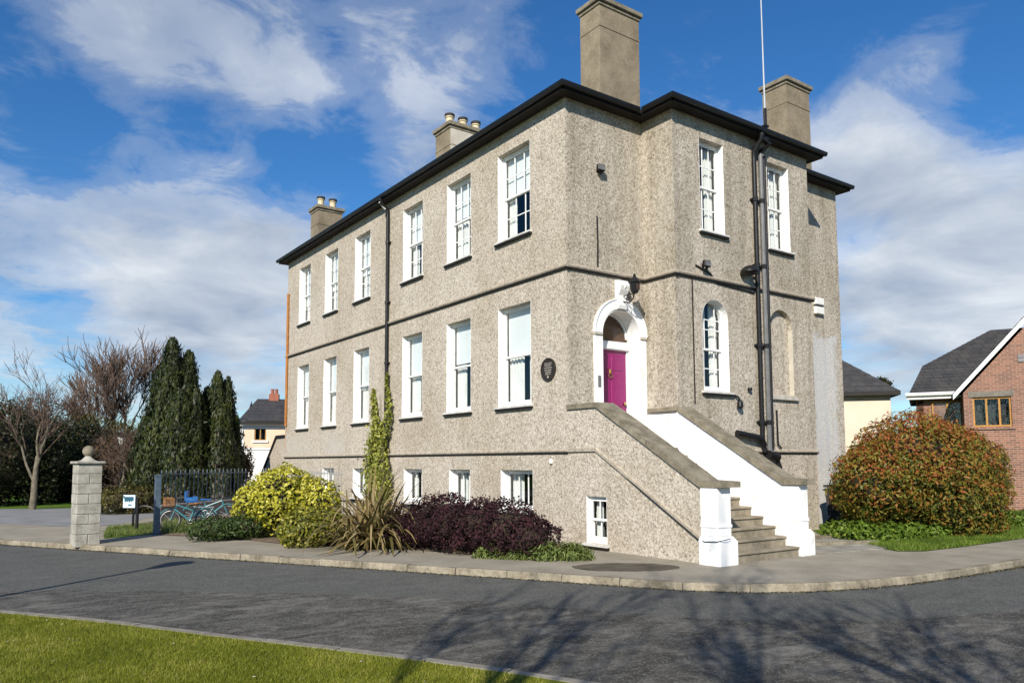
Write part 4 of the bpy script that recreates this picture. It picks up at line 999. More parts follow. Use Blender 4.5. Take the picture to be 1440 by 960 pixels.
chimney(2.41, 3.78, 1.5, 2.24, 9.8, 13.35, 0)
chimney(8.82, 9.93, .6, 1.42, 9.6, 12.78, 0)
chimney(2.0, 3.5, 8.05, 8.95, 9.8, 12.43, 3, right_mat='pale_render')
chimney(.85, 1.85, 16.1, 16.85, 9.7, 11.75, 2)


# --- rainwater pipes, cables
def pipe(name, pts, r, mat, collars=(), n=10):
    o = MB().tube(pts, r, n).build(name, M[mat], house, True)
    cb = MB()
    for z in collars:
        x, y = pts[1][0], pts[1][1]; cb.lathe([(r * 1.35, -.04), (r * 1.35, .04)], (x, y, z), 10)
    if collars: cb.build('pipe_collar', M[mat], o)
    return o


pipe('downpipe', [(-.33, 8.17, 9.50), (-.31, 8.17, 9.36), (-.08, 8.17, 9.2), (-.08, 8.17, 9.0), (-.08, 8.17, .1)], .048, 'black', ())
for z in (1.0, 2.8, 4.6, 6.4, 8.2): MB().lathe([(.065, -.04), (.065, .04)], (-.08, 8.17, z), 10).box(-.1, 0, 8.08, 8.26, z - .02, z + .02).build('pipe_collar', M['black'], house)
MB().tube([(-.34, 8.19, 9.40), (-.14, 8.19, 9.22)], .05, 8).build('pipe_offset', M['white'], house, True)
yb = -D
pipe('downpipe', [(5.0, -1.28, 9.45), (5.0, -1.26, 9.32), (5.0, -1.03, 9.08), (5.0, -1.03, 8.9), (5.0, -1.03, 2.15), (5.06, -1.05, 1.9)], .058, 'black')
pipe('downpipe', [(5.24, -1.04, 9.2), (5.24, -1.04, 9.0), (5.24, -1.04, 1.95), (5.38, -1.06, 1.85)], .055, 'grey_pipe')
pipe('downpipe', [(5.40, -1.02, 9.05), (5.40, -1.02, 8.9), (5.40, -1.02, 2.0)], .035, 'black')
for z in (2.6, 4.4, 6.3, 7.9): MB().box(4.90, 5.48, -1.01, -D, z - .025, z + .025).lathe([(.075, -.05), (.075, .05)], (5.0, -1.03, z), 10).lathe([(.07, -.05), (.07, .05)], (5.24, -1.04, z), 10).build('pipe_bracket', M['black'], house)
MB().tube([(4.05, -1.06, 2.33), (4.9, -1.08, 2.22), (5.02, -1.06, 2.05)], .07, 10).tube([(5.1, -1.1, 1.85), (5.45, -1.1, 1.78)], .10, 10).tube([(5.38, -1.06, 1.9), (5.55, -1.08, 1.55), (5.55, -1.08, 1.3)], .055, 10).build('waste_pipe', M['black'], house, True)
MB().tube([(5.0, -1.05, 9.2), (5.1, -1.25, 9.35), (5.25, -1.3, 9.25), (5.24, -1.04, 9.1)], .06, 8).build('pipe_bend', M['black'], house, True)
MB().tube([(2.78, -.965, 5.7), (2.78, -.965, 2.95)], .016, 6).build('cable', M['fascia'], house)
MB().tube([(.86, -.018, 7.0), (.87, -.02, 6.4), (.86, -.018, 5.9)], .018, 6).build('cable', M['fascia'], house)
MB().tube([(2.9, -.97, 6.02), (3.4, -.975, 5.88), (3.6, -.965, 5.70), (4.6, -.965, 5.66), (4.94, -.97, 5.64)], .017, 6).build('cable', M['black'], house)
MB().tube([(5.62, -.99, 2.9), (5.62, -1.0, 2.1), (5.75, -1.0, 2.0)], .022, 6).build('cable', M['black'], house)
MB().tube([(-.05, 16.72, 3.1), (-.05, 16.72, 8.2)], .05, 8).build('overflow_pipe', M['rust'], house, True)
MB().bevel_box(-.05, .0, .5, .57, 1.66, 1.76, .01).build('vent', M['alarm'], house)
MB().lathe([(.05, 0), (.06, .03), (.045, .07)], (4.63, -1.0, 3.32), 10).build('vent', M['black'], house, True)
# wing wall with sloped coping at the far end
ww = MB().prism([(LY, -.3), (LY, 2.66), (LY + .9, 2.66), (LY + 3.2, .7), (LY + 3.2, -.3)], 'x', .0, .32).build('wing_wall', M['pebble'], house)
MB().prism([(LY, 2.662), (LY + .92, 2.662), (LY + 3.25, .66), (LY + 3.25, .78), (LY + .95, 2.77), (LY, 2.77)], 'x', -.05, .37).build('coping', M['fascia'], ww)

# ------------------------------------------------------------------ entrance stairs
stairs = thing('entrance_stairs', 'stone entrance stairs with white piers leading up to the magenta door', 'stairs', (1.1, -3.9, 0))
NS = 12; rise = 2.0 / NS; Y0 = -3.78; Y1 = -.90; run = (Y1 - Y0) / (NS - 1)
for i in range(NS):
    y0 = Y0 + i * run; z1 = (i + 1) * rise; last = i == NS - 1
    y1 = y0 + run + .03 if not last else -.012
    x0 = .345 if i > 1 else .44
    mb = MB(); mb.box(x0, 2.262, y0, y1, -.05 if i == 0 else i * rise - .02, z1 - .045); mb.bevel_box(x0, 2.262, y0 - .03, y1, z1 - .045 + .001, z1 + rnd.uniform(-.003, .003), .012)
    mb.build('step', M['step'], stairs)
# parapets
KY, LYP, KZ, LZ = -.89, -3.46, 2.765, 1.265             # kink, foot and heights of the coping's underside


def parapet_top(y): return KZ if y > KY else KZ + (LZ - KZ) * (KY - y) / (KY - LYP)


sw = (-1.14, -.55, .12, 1.02)
mb = MB(); ys = [-.001, -.55, KY, -1.14, -1.8, -2.5, LYP]
for a, b in zip(ys, ys[1:]):
    quads = [(-.3, .12), (1.02, None)] if (sw[0] <= b and a <= sw[1]) else [(-.3, None)]
    for z0, z1 in quads:
        za, zb = (parapet_top(a), parapet_top(b)) if z1 is None else (z1, z1)
        mb.add([(0, a, z0), (0, b, z0), (0, b, zb), (0, a, za)], [(0, 1, 2, 3)])
    mb.add([(.34, a, -.3), (.34, b, -.3), (.34, b, parapet_top(b)), (.34, a, parapet_top(a))], [(3, 2, 1, 0)])
    mb.add([(0, a, parapet_top(a)), (0, b, parapet_top(b)), (.34, b, parapet_top(b)), (.34, a, parapet_top(a))], [(0, 1, 2, 3)])
for p, q in (((sw[0], sw[2]), (sw[1], sw[2])), ((sw[1], sw[2]), (sw[1], sw[3])), ((sw[1], sw[3]), (sw[0], sw[3])), ((sw[0], sw[3]), (sw[0], sw[2]))):
    mb.add([(0, p[0], p[1]), (0, q[0], q[1]), (.2, q[0], q[1]), (.2, p[0], p[1])], [(0, 1, 2, 3)])
mb.build('parapet', M['pebble'], stairs)
w = sash_window(stairs, Vector((0, sw[1], sw[2])) - stairs.location, -pi / 2, sw[1] - sw[0], sw[3] - sw[2], 2, 1, 0, .3, depth=.07, sill=True)
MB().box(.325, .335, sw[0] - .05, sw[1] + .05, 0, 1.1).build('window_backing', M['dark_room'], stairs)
wl = MB(); t = .006
wl.prism([(y, parapet_top(y)) for y in (-.96, LYP)] + [(LYP, .0), (-.96, .0)], 'x', .341, .347); wl.build('parapet_lining', M['whitewash'], stairs)


def coping(x0, x1, yk, yend, ytop):
    def prof(z): return z
    th = .10
    lo = [(ytop, KZ), (yk, KZ), (LYP, LZ), (yend, LZ)]; hi = [(ytop, KZ + th), (yk - .03, KZ + th), (LYP - .03, LZ + th), (yend, LZ + th)]
    if ytop == yk: lo = lo[1:]; hi = hi[1:]; 
    # each coping stone is its own piece
    def lerp(line, q):
        ds = [abs(b[0] - a[0]) for a, b in zip(line, line[1:])]; s = q * sum(ds)
        for (a, b), d in zip(zip(line, line[1:]), ds):
            if s <= d + 1e-9: return (a[0] + (b[0] - a[0]) * s / d, a[1] + (b[1] - a[1]) * s / d)
            s -= d
        return line[-1]
    cuts = []
    tot = abs(lo[0][0] - lo[-1][0]); n = 5
    qs = sorted(set([i / n for i in range(n + 1)]))
    knots = [abs(lo[0][0] - p[0]) / tot for p in lo[1:-1]]
    for k in range(n):
        a, b = qs[k] + .0012, qs[k + 1] - .0012
        seq = [a] + [q for q in knots if a + .004 < q < b - .004] + [b]
        pl = [lerp(lo, q) for q in seq] + [lerp(hi, q) for q in reversed(seq)]
        MB().prism(pl, 'x', x0 + rnd.uniform(-.004, .004), x1 + rnd.uniform(-.004, .004)).build('coping_stone', M['coping'], stairs)


coping(-.045, .45, KY, -3.93, -.003)
# sloped string under the left coping, and its return
sl_ = MB(); 
for dz, pr in ((0, .04),):
    pts = [(-.0, ZP), (-.86, ZP), (-3.44, .42)]
    for (ya, za), (yb_, zb) in zip(pts, pts[1:]):
        sl_.add([(0, ya, za - .03), (-pr, ya, za - .03), (-pr, ya, za + .03), (0, ya, za + .05), (0, yb_, zb - .03), (-pr, yb_, zb - .03), (-pr, yb_, zb + .03), (0, yb_, zb + .05)],
                [(0, 1, 2, 3), (7, 6, 5, 4), (1, 5, 6, 2), (0, 4, 5, 1), (2, 6, 7, 3)])
sl_.build('plinth_course', M['string'], stairs)
MB().tube([(-.012, -.9, 1.88), (-.045, -2.2, 1.12), (-.045, -3.42, .40), (-.10, -3.6, .38), (-.10, -3.86, .40), (-.02, -3.93, .42), (.16, -3.93, .44)], .008, 6).build('cable', M['black'], stairs)


def pier(x0, x1, y0, y1, ztop):
    mb = MB(); 
    mb.bevel_box(x0 - .06, x1 + .06, y0 - .08, y1 + .0, -.1, .37, .012)
    lo = [(x0 - .06, y0 - .08, .37), (x1 + .06, y0 - .08, .37), (x1 + .06, y1, .37), (x0 - .06, y1, .37)]; hi = [(x0 - .012, y0 - .015, .46), (x1 + .012, y0 - .015, .46), (x1 + .012, y1, .46), (x0 - .012, y1, .46)]
    mb.add(lo + hi, [(0, 1, 5, 4), (1, 2, 6, 5), (2, 3, 7, 6), (3, 0, 4, 7), (4, 5, 6, 7)])
    mb.bevel_box(x0, x1, y0, y1, .46, ztop - .001, .012)
    mb.bevel_box(x0 - .012, x1 + .012, y0 - .014, y1, .60, .66, .012)
    # a narrow fillet up each outer face
    mb.bevel_box(x0 - .008, x0 + .02, y0 + .07, y0 + .10, .70, ztop - .06, .004).bevel_box(x0 - .008, x0 + .02, y1 - .10, y1 - .07, .70, ztop - .06, .004)
    return mb.build('pier', M['whitewash'], stairs)


pier(-.03, .32, -3.82, LYP + .001, LZ)
# right parapet: white inner face
XR = 2.268
mb = MB(); mb.prism([(-D - .001, -.3), (-D - .001, KZ), (LYP, LZ), (LYP, -.3)], 'x', XR, XR + .34); mb.build('parapet', M['whitewash'], stairs)
MB().box(XR - .006, XR - .0005, -D + .0, -.06, 1.95, KZ - .001).build('parapet_lining', M['whitewash'], stairs)
MB().bevel_box(XR - .07, XR - .001, -D, -.085, KZ, KZ + .10, .01).build('coping_stone', M['step'], stairs)
mb = MB()
coping(XR - .045, XR + .38, -D - .003, -3.88, -D - .003)
pier(XR + .0, XR + .28, -3.78, LYP + .001, LZ)
# ------------------------------------------------------------------ things fixed to the house
pq = thing('plaque', 'dark oval plaque with pale lettering on the wall left of the door', 'plaque', (-.001, .61, 3.66))
pq['_local'] = 1
mb = MB(); mb.prism([(.245 * cos(2 * pi * k / 36), .245 * sin(2 * pi * k / 36)) for k in range(36)], 'x', -.03, 0); mb.build('plate', M['plaque'], pq, loc=(0, 0, 0))
mb = MB()
for k in range(36):
    a, b = 2 * pi * k / 36, 2 * pi * (k + 1) / 36
    mb.prism([(.245 * cos(a), .245 * sin(a)), (.245 * cos(b), .245 * sin(b)), (.225 * cos(b), .225 * sin(b)), (.225 * cos(a), .225 * sin(a))], 'x', -.04, -.031)
mb.build('rim', M['plaque'], pq, loc=(0, 0, 0))
mb = MB()
for row, z in enumerate((.13, .085, .035, -.015, -.06, -.10)):
    x = -.13 + .02 * (row % 2) + .02 * (row > 3)
    while x < .12 - .02 * (row > 3):
        wd = rnd.uniform(.008, .03); mb.box(-.034, -.0305, x, x + wd, z - .012, z + .012 * rnd.uniform(.4, 1)); x += wd + .012
mb.prism([(.028 * cos(2 * pi * k / 14), -.16 + .028 * sin(2 * pi * k / 14)) for k in range(14)], 'x', -.034, -.0305)
mb.build('lettering', M['plaque_letter'], pq, loc=(0, 0, 0))['kind'] = 'stuff'

lt = thing('wall_lantern', 'black iron lantern on a scrolled bracket above the magenta door', 'lantern', (fc + .02, -.22, 5.2)); lt['_local'] = 1
mb = MB(); mb.tube([(.0, .12, -.02), (.05, -.02, -.06), (.02, -.18, .02), (0, -.22, .10)], .016, 6).tube([(.0, .1, .1), (.0, -.1, .12), (0, -.2, .08)], .012, 6); mb.torus((0, -.03, .03), (1, 0, 0), .05, .009, 12, 5); mb.build('bracket', M['black'], lt, loc=(0, 0, 0))
MB().lathe([(.05, .10), (.085, .13), (.115, .32), (.12, .33)], (0, -.24, 0), 8).build('lamp_body', M['black'], lt, loc=(0, 0, 0))
MB().lathe([(.14, .331), (.11, .39), (.05, .45), (.03, .47), (.035, .50), (.005, .54)], (0, -.24, 0), 8).build('lamp_cap', M['black'], lt, loc=(0, 0, 0))
MB().box(-.05, .05, -.345, -.335, .16, .30).build('lamp_pane', M['fan_glass'], lt, loc=(0, 0, 0))


def floodlight(loc, label, rz=0, s=1.0):
    t = thing('floodlight', label, 'floodlight', loc, 'black floodlights on the front wall'); t['_local'] = 1
    MB().box(-.04 * s, .04 * s, -.02, 0, -.06 * s, .06 * s).tube([(0, -.01, 0), (0, -.10 * s, .02 * s)], .018 * s, 6).build('bracket', M['black'], t, loc=(0, 0, 0))
    h = MB().bevel_box(-.13 * s, .13 * s, -.20 * s, -.08 * s, -.06 * s, .12 * s, .02).build('lamp_head', M['black'], t, loc=(0, 0, 0))
    MB().box(-.10 * s, .10 * s, -.207 * s, -.201 * s, -.04 * s, .09 * s).build('lens', M['grey_pipe'], h, loc=(0, 0, 0))
    MB().lathe([(.03 * s, -.14 * s), (.045 * s, -.11 * s), (.045 * s, -.075 * s), (.02 * s, -.06 * s)], (.03 * s, -.1 * s, 0), 8).build('sensor', M['black'], t, loc=(0, 0, 0))
    return t


floodlight((.91, 0, 8.03), 'small black floodlight high on the wall above the magenta door', s=.8)
floodlight((3.10, -D - .056, 6.02), 'small black floodlight on the string course above the arched window', s=.8)
t = thing('bulkhead_lamp', 'black domed lamp on the wall beside the twin drainpipes', 'lamp', (4.55, -D, 6.10)); t['_local'] = 1
MB().lathe([(.01, .12), (.12, .08), (.20, .0), (.21, -.05), (.15, -.10), (.02, -.13)], (0, -.2, 0), 14).build('shade', M['black'], t, True, loc=(0, 0, 0))
MB().tube([(0, 0, .0), (.1, -.1, .02), (.42, -.1, .0)], .035, 6).build('arm', M['black'], t, loc=(0, 0, 0))
t = thing('wall_lamp', 'small black lamp hanging below the arched window sill', 'lamp', (4.17, -D, 3.08)); t['_local'] = 1
MB().tube([(-.06, 0, .12), (0, -.08, .06), (.03, -.1, -.02)], .025, 6).build('arm', M['black'], t, loc=(0, 0, 0))
MB().lathe([(.03, .0), (.07, -.06), (.075, -.16), (.03, -.2)], (.03, -.1, 0), 10).build('shade', M['black'], t, True, loc=(0, 0, 0))
t = thing('alarm_box', 'cream alarm box in two tiers on the recessed wall', 'alarm', (8.86, -.001, 5.74)); t['_local'] = 1
MB().bevel_box(-.06, .34, -.10, 0, .24, .44, .02).build('upper_case', M['alarm'], t, loc=(0, 0, 0))
MB().bevel_box(-.06, .34, -.10, 0, -.02, .19, .02).build('lower_case', M['alarm'], t, loc=(0, 0, 0))
MB().box(-.02, .30, -.08, 0, .19, .24).build('recess_strip', M['fascia'], t, loc=(0, 0, 0))
t = thing('aerial_mast', 'tall thin white aerial mast fixed to the front eave', 'aerial', (5.26, -D - .25, 9.4)); t['_local'] = 1
MB().tube([(0, 0, -.2), (0, 0, .75)], .04, 8).build('clamp_pole', M['black'], t, loc=(0, 0, 0))
MB().tube([(0, 0, .5), (0.02, .02, 2.2), (-.02, .0, 5.6)], [.022, .017, .012], 8).build('mast', M['mast'], t, loc=(0, 0, 0))
MB().box(-.07, .07, -.05, .24, -.02, .03).box(-.07, .07, -.05, .24, .28, .33).build('bracket', M['black'], t, loc=(0, 0, 0))

# climber on the long front
cl = thing('climbing_plant', 'yellow-green climbing plant growing up the long wall beside the drainpipe', 'climber', (-.1, 8.4, 0))
Ps = []
for (yc, zt, wd, n) in ((8.95, 3.9, .42, 1700), (8.6, 2.9, .46, 700), (7.95, 4.3, .18, 800), (8.8, 1.5, .8, 700)):
    z = rng.uniform(.3, zt, n) ** 1.0; taper = np.clip(1.1 - (z / zt) ** 2.2, .12, 1)
    y = yc + rng.normal(size=n) * wd * .5 * taper + .12 * np.sin(z * 3 + yc); x = -.03 - np.abs(rng.normal(size=n)) * .13 * taper - (.06 if wd < .2 else 0)
    Ps.append(np.stack([x, y, z], 1))
P = np.concatenate(Ps); N = unit(np.array([-1, -.2, .25]) + rng.normal(size=P.shape) * .6); V, Fq = leaf_arrays(P, N, .11, .07, .15)
np_mesh('foliage', V - np.array(cl.location), Fq, M['l_ivy'], cl, rng.beta(1.7, 1.6, len(P)))
mb = MB()
for k in range(6):
    y = 8.4 + rnd.uniform(-.5, .6); mb.tube([(-.12, y, 0), (-.07, y + .1, 1.2), (-.06, y + rnd.uniform(-.2, .2), 2.6), (-.05, y + rnd.uniform(-.1, .2), 3.6)], [.02, .016, .01, .004], 5)
mb.build('stem', M['twig'], cl)

# ------------------------------------------------------------------ gate pillar, railings, sign, bicycles
pc = ground(112, 766); ang = radians(6)
gp_ = thing('gate_pillar', 'concrete-block gate pillar with a ball on its cap at the drive entrance', 'pillar', (pc.x + .12, pc.y + .24, 0)); gp_['_local'] = 1; gp_.rotation_euler.z = ang
hw_ = .235; ch = .212
MB().box(-hw_ + .012, hw_ - .012, -hw_ + .012, hw_ - .012, -.05, 1.70).build('mortar_core', M['mortar'], gp_, loc=(0, 0, 0))
for i in range(8):
    z0, z1 = i * ch + .004, (i + 1) * ch - .004
    if i == 0: z0 = -.05
    for q in range(2):
        e = rnd.uniform(-.004, .004)
        if i % 2: bx_ = (-hw_, hw_, -hw_ if q == 0 else .004, -.004 if q == 0 else hw_)
        else: bx_ = (-hw_ if q == 0 else .004, -.004 if q == 0 else hw_, -hw_, hw_)
        MB().bevel_box(bx_[0] + e, bx_[1] + e, bx_[2] - e, bx_[3] - e, z0, z1, .009).build('block', M['block'], gp_, loc=(0, 0, 0))
z = 8 * ch
MB().bevel_box(-hw_ - .05, hw_ + .05, -hw_ - .05, hw_ + .05, z + .001, z + .055, .012).build('cap', M['block'], gp_, loc=(0, 0, 0))
MB().lathe([(.20, z + .055), (.13, z + .085), (.075, z + .14), (.06, z + .165)], (0, 0, 0), 16).build('finial_neck', M['block'], gp_, True, loc=(0, 0, 0))
MB().lathe([(.02, 0)] + [(.118 * sin(pi * k / 14), .118 - .118 * cos(pi * k / 14)) for k in range(1, 14)] + [(.01, .236)], (0, 0, z + .155), 20).build('ball', M['coping'], gp_, 'all', loc=(0, 0, 0))

po = ground(220, 752)
gpost = thing('gate_post', 'square blue-grey metal gate post beside the bicycles', 'post', (po.x, po.y + .03, 0)); gpost['_local'] = 1
MB().bevel_box(-.065, .065, -.065, .065, -.05, 1.38, .006).build('shaft', M['rail'], gpost, loc=(0, 0, 0))
MB().bevel_box(-.08, .08, -.08, .08, 1.381, 1.42, .012).build('cap', M['rail'], gpost, loc=(0, 0, 0))


def railing(name, label, a, b, z0, z1, gap, mat, r=.011, wall=None, group=None):
    a, b = Vector((*a, 0)), Vector((*b, 0)); t = thing(name, label, 'railing', a, group); t['_local'] = 1
    d = b - a; L = d.length; rz = math.atan2(d.y, d.x); t.rotation_euler.z = rz; n = int(L / gap)
    if wall:
        MB().box(0, L, -.1, .1, -.05, z0 - .10).build('low_wall', M[wall], t, loc=(0, 0, 0)); MB().bevel_box(-.02, L + .02, -.13, .13, z0 - .099, z0 - .03, .01).build('wall_coping', M[wall], t, loc=(0, 0, 0))
    for z in (z0 + .04, z1 - .14): MB().box(0, L, -.012, .012, z - .02, z + .02).build('rail', M[mat], t, loc=(0, 0, 0))
    me = MB().tube([(0, 0, z0 - .03), (0, 0, z1 - .05), (0, 0, z1)], [r, r, .002], 6).mesh('bar', M[mat])
    for i in range(n + 1):
        o = link('bar', me, t); o.location = ((i + .5) * L / (n + 1), 0.0, 0)
    return t


railing('railing', 'dark blue-grey railing on a low wall behind the bicycles', (-5.35, 12.25), (-1.9, 15.2), .52, 1.52, .225, 'rail', r=.016, wall='lowwall')
railing('railing', 'pale thin railing standing close to the basement windows', (-1.15, 15.9), (-1.15, 8.7), .35, 1.52, .26, 'pale_rail', r=.014)

sg = ground(189, 748); sgn = thing('sign', 'small white sign with dark lettering on a low dark post', 'sign', (sg.x, sg.y, 0)); sgn['_local'] = 1; sgn.rotation_euler.z = -YAW - .2
MB().bevel_box(.03, .09, -.03, .03, -.05, .86, .006).build('post', M['black'], sgn, loc=(0, 0, 0))
pn = MB().bevel_box(-.32, .02, -.045, -.03, .60, .92, .004).build('panel', M['sign_white'], sgn, loc=(0, 0, 0))
lm = MB(); lm.box(-.28, -.02, -.049, -.0455, .775, .875)
for k, x in enumerate((-.26, -.21, -.155, -.10)): lm.box(x, x + .035, -.052, -.0495, .745 + .012 * (k % 2), .776)
lm.box(-.17, -.07, -.049, -.0455, .66, .69).box(-.31, -.28, -.049, -.0455, .84, .90)
lm.build('lettering', M['sign_teal'], pn, loc=(0, 0, 0))['kind'] = 'stuff'
MB().tube([(.02, 0, .88), (.02, -.03, .9)], .02, 6).build('bolt', M['chrome'], sgn, loc=(0, 0, 0))

hp = ground(203, 744); hs_ = thing('cycle_hoop', 'dark metal cycle hoop rising beside the small sign', 'cycle stand', (hp.x, hp.y, 0)); hs_['_local'] = 1; hs_.rotation_euler.z = -YAW
MB().tube([(-.30, 0, -.05), (-.30, 0, .34)] + [(-.30 * cos(pi * k / 12), 0, .34 + .26 * sin(pi * k / 12)) for k in range(1, 12)] + [(.30, 0, .34), (.30, 0, -.05)], .032, 8).build('hoop', M['black'], hs_, True, loc=(0, 0, 0))
MB().lathe([(.06, 0), (.06, .02)], (-.3, 0, .0), 10).lathe([(.06, 0), (.06, .02)], (.3, 0, 0), 10).build('base_plate', M['black'], hs_, loc=(0, 0, 0))


def bicycle(label, loc, rz, frame_mat, seat_mat, s=1.0, basket=True):
    t = thing('bicycle', label, 'bicycle', loc, 'bicycles parked by the railing'); t['_local'] = 1; t.rotation_euler = (radians(4), 0, rz); t.scale = (s, s, s)
    Rw = .31
    for x in (-.5, .5):
        w = MB().torus((0, 0, 0), (0, 1, 0), Rw - .02, .02, 30, 6).build('wheel', M['rubber'], t, True, loc=(x, 0, Rw))
        MB().torus((0, 0, 0), (0, 1, 0), Rw - .048, .011, 30, 5).build('rim', M['chrome'], w, loc=(0, 0, 0))
        sp = MB().tube([(0, -.04, 0), (0, .04, 0)], .018, 8)
        for k in range(16): a = 2 * pi * k / 16; sp.tube([(0, .02 * (-1) ** k, 0), (cos(a) * (Rw - .05), 0, sin(a) * (Rw - .05))], .003, 3, False)
        sp.build('spokes', M['chrome'], w, loc=(0, 0, 0))
        MB().torus((0, 0, 0), (0, 1, 0), Rw + .018, .016, 14, 4, -1.1, 1.5).build('mudguard', M[frame_mat], w, loc=(0, 0, 0))
    f = MB(); bb, st, hd, ax = (-.05, 0, .28), (-.18, 0, .68), (.33, 0, .74), (-.5, 0, Rw); hl = (.37, 0, .60)
    f.tube([bb, st], .02, 8).tube([(-.16, 0, .56), hd], .018, 8).tube([bb, hl], .022, 8).tube([ax, bb], .013, 6).tube([ax, (-.15, 0, .60)], .012, 6).tube([hl, hd], .024, 8)
    f.build('frame', M[frame_mat], t, True, loc=(0, 0, 0))
    MB().tube([(.33, 0, .72), (.40, 0, .55), (.5, .0, Rw)], .016, 6).build('fork', M[frame_mat], t, True, loc=(0, 0, 0))
    MB().tube([(.20, -.27, .96), (.32, -.2, .95), (.36, 0, .90), (.32, .2, .95), (.20, .27, .96)], .014, 6).tube([(.33, 0, .74), (.34, 0, .91)], .014, 6).build('handlebar', M['chrome'], t, True, loc=(0, 0, 0))
    sd = MB(); sd.lathe([(.01, 0), (.075, .01), (.095, .035), (.07, .06), (.01, .065)], (-.22, 0, .74), 12); sd.bevel_box(-.18, .02, -.025, .025, .75, .79, .01); sd.tube([st, (-.21, 0, .76)], .013, 6)
    sd.build('saddle', M[seat_mat], t, True, loc=(0, 0, 0))
    ck = MB().tube([(-.05, -.09, .28), (-.05, .09, .28)], .02, 8); ck.torus((-.05, -.05, .28), (0, 1, 0), .085, .008, 18, 4); ck.tube([(-.05, -.09, .28), (.06, -.1, .16)], .012, 5).tube([(-.05, .09, .28), (-.16, .1, .40)], .012, 5).box(.02, .10, -.16, -.1, .145, .165).box(-.2, -.12, .1, .16, .39, .41)
    ck.build('crank', M['chrome'], t, loc=(0, 0, 0))
    if basket:
        b = MB(); x0, x1, z0, z1 = .42, .68, .72, .94
        for k in range(9):
            y = -.15 + .3 * k / 8; b.box(x0, x0 + .008, y - .004, y + .004, z0, z1).box(x1 - .008, x1, y - .004, y + .004, z0, z1)
        for k in range(8):
            x = x0 + (x1 - x0) * k / 7; b.box(x - .004, x + .004, -.154, -.146, z0, z1).box(x - .004, x + .004, .146, .154, z0, z1)
        b.box(x0, x1, -.155, .155, z0 - .01, z0).box(x0 - .01, x1 + .01, -.165, -.15, z1, z1 + .02).box(x0 - .01, x1 + .01, .15, .165, z1, z1 + .02).box(x0 - .01, x0 + .01, -.15, .15, z1, z1 + .02).box(x1 - .01, x1 + .01, -.15, .15, z1, z1 + .02)
        b.build('basket', M['wicker'], t, loc=(0, 0, 0))
    # rear carrier with a moulded child seat
    c = MB(); c.box(-.72, -.28, -.06, .06, .66, .68).tube([(-.7, .05, .66), (-.5, .05, Rw)], .007, 4).tube([(-.7, -.05, .66), (-.5, -.05, Rw)], .007, 4); c.build('carrier', M['chrome'], t, loc=(0, 0, 0))
    return t


b1 = ground(268, 746)
bk = bicycle('teal bicycle with a brown front basket leaning by the blue-grey post', (b1.x, b1.y + .3, 0.0), -YAW + .25 + pi, 'teal', 'wicker', .86)
b2 = ground(292, 738)
bk2 = bicycle('bicycle with a bright blue child seat standing behind the teal one', (b2.x + .1, b2.y + .1, 0.0), -YAW + .2, 'teal', 'bike_blue', .9, basket=False)
MB().bevel_box(-.70, -.36, -.14, .14, .69, .76, .02).bevel_box(-.74, -.66, -.15, .15, .74, 1.05, .03).bevel_box(-.68, -.40, -.16, -.12, .74, .86, .01).bevel_box(-.68, -.40, .12, .16, .74, .86, .01).build('child_seat', M['bike_blue'], bk2, loc=(0, 0, 0))

wd_ = [(p.x, p.y) for p in (ground(226, 751), ground(300, 752), ground(318, 742), ground(232, 736))]
grass('bed_weeds', wd_, 2600, .02, .17, .009, M['l_cover'])
tag(bpy.data.objects['bed_weeds'], 'straggling yellow-green weeds round the bicycle wheels', 'weeds')

bn = thing('wheelie_bin', 'dark grey wheeled bin between the house wall and the red-leaved bush', 'bin', (8.45, -.85, 0)); bn['_local'] = 1; bn.rotation_euler.z = .15
mb = MB(); lo = [(-.22, -.26, .08), (.22, -.26, .08), (.22, .26, .08), (-.22, .26, .08)]; hi = [(-.28, -.33, .98), (.28, -.33, .98), (.28, .33, .98), (-.28, .33, .98)]
mb.add(lo + hi, [(0, 3, 2, 1), (0, 1, 5, 4), (1, 2, 6, 5), (2, 3, 7, 6), (3, 0, 4, 7)]).bevel_box(-.29, .29, -.34, .34, .93, .985, .01); mb.build('body', M['bin'], bn, loc=(0, 0, 0))
MB().prism([(-.36, .99), (.36, 1.02), (.34, 1.08), (-.30, 1.05)], 'x', -.3, .3).build('lid', M['bin'], bn, loc=(0, 0, 0))
for x in (-.25, .25): MB().tube([(x - .03, .24, .1), (x + .03, .24, .1)], .1, 14).build('wheel', M['rubber'], bn, loc=(0, 0, 0))
MB().tube([(-.25, .38, .95), (.25, .38, .95)], .018, 8).build('handle', M['bin'], bn, loc=(0, 0, 0))

# ------------------------------------------------------------------ shrubs
def near_ground(px, py): p = ground(px, py); return p


c = at(404, 690, 17.9)
shrub('variegated_shrub', 'large bright yellow variegated shrub, taller of the two yellow bushes', 'shrub', (c.x, c.y, .84), (1.02, 1.0, .96), M['l_yellow'], 6200, .105, .06, 3, .16, 'yellow variegated shrubs', blobs=[((-.12, .0, .0), .86), ((.45, -.3, -.1), .7), ((-.5, .35, -.15), .62)])
c = at(436, 733, 15.9)
shrub('variegated_shrub', 'lower olive-yellow shrub in front of the bright yellow bush', 'shrub', (c.x, c.y, .36), (.72, .68, .52), M['l_yellow2'], 5200, .085, .05, 9, .2, 'yellow variegated shrubs', blobs=[((-.1, -.05, -.05), .85), ((.42, -.25, .12), .6), ((.2, .2, .2), .6)])
c = at(325, 738, 17.2)
shrub('low_shrub', 'low dark green shrub in front of the bicycles', 'shrub', (c.x, c.y, .22), (.92, .6, .42), M['l_green'], 3200, .08, .04, 4, .25, blobs=[((-.3, .1, 0), .7), ((.35, -.1, .1), .72)])
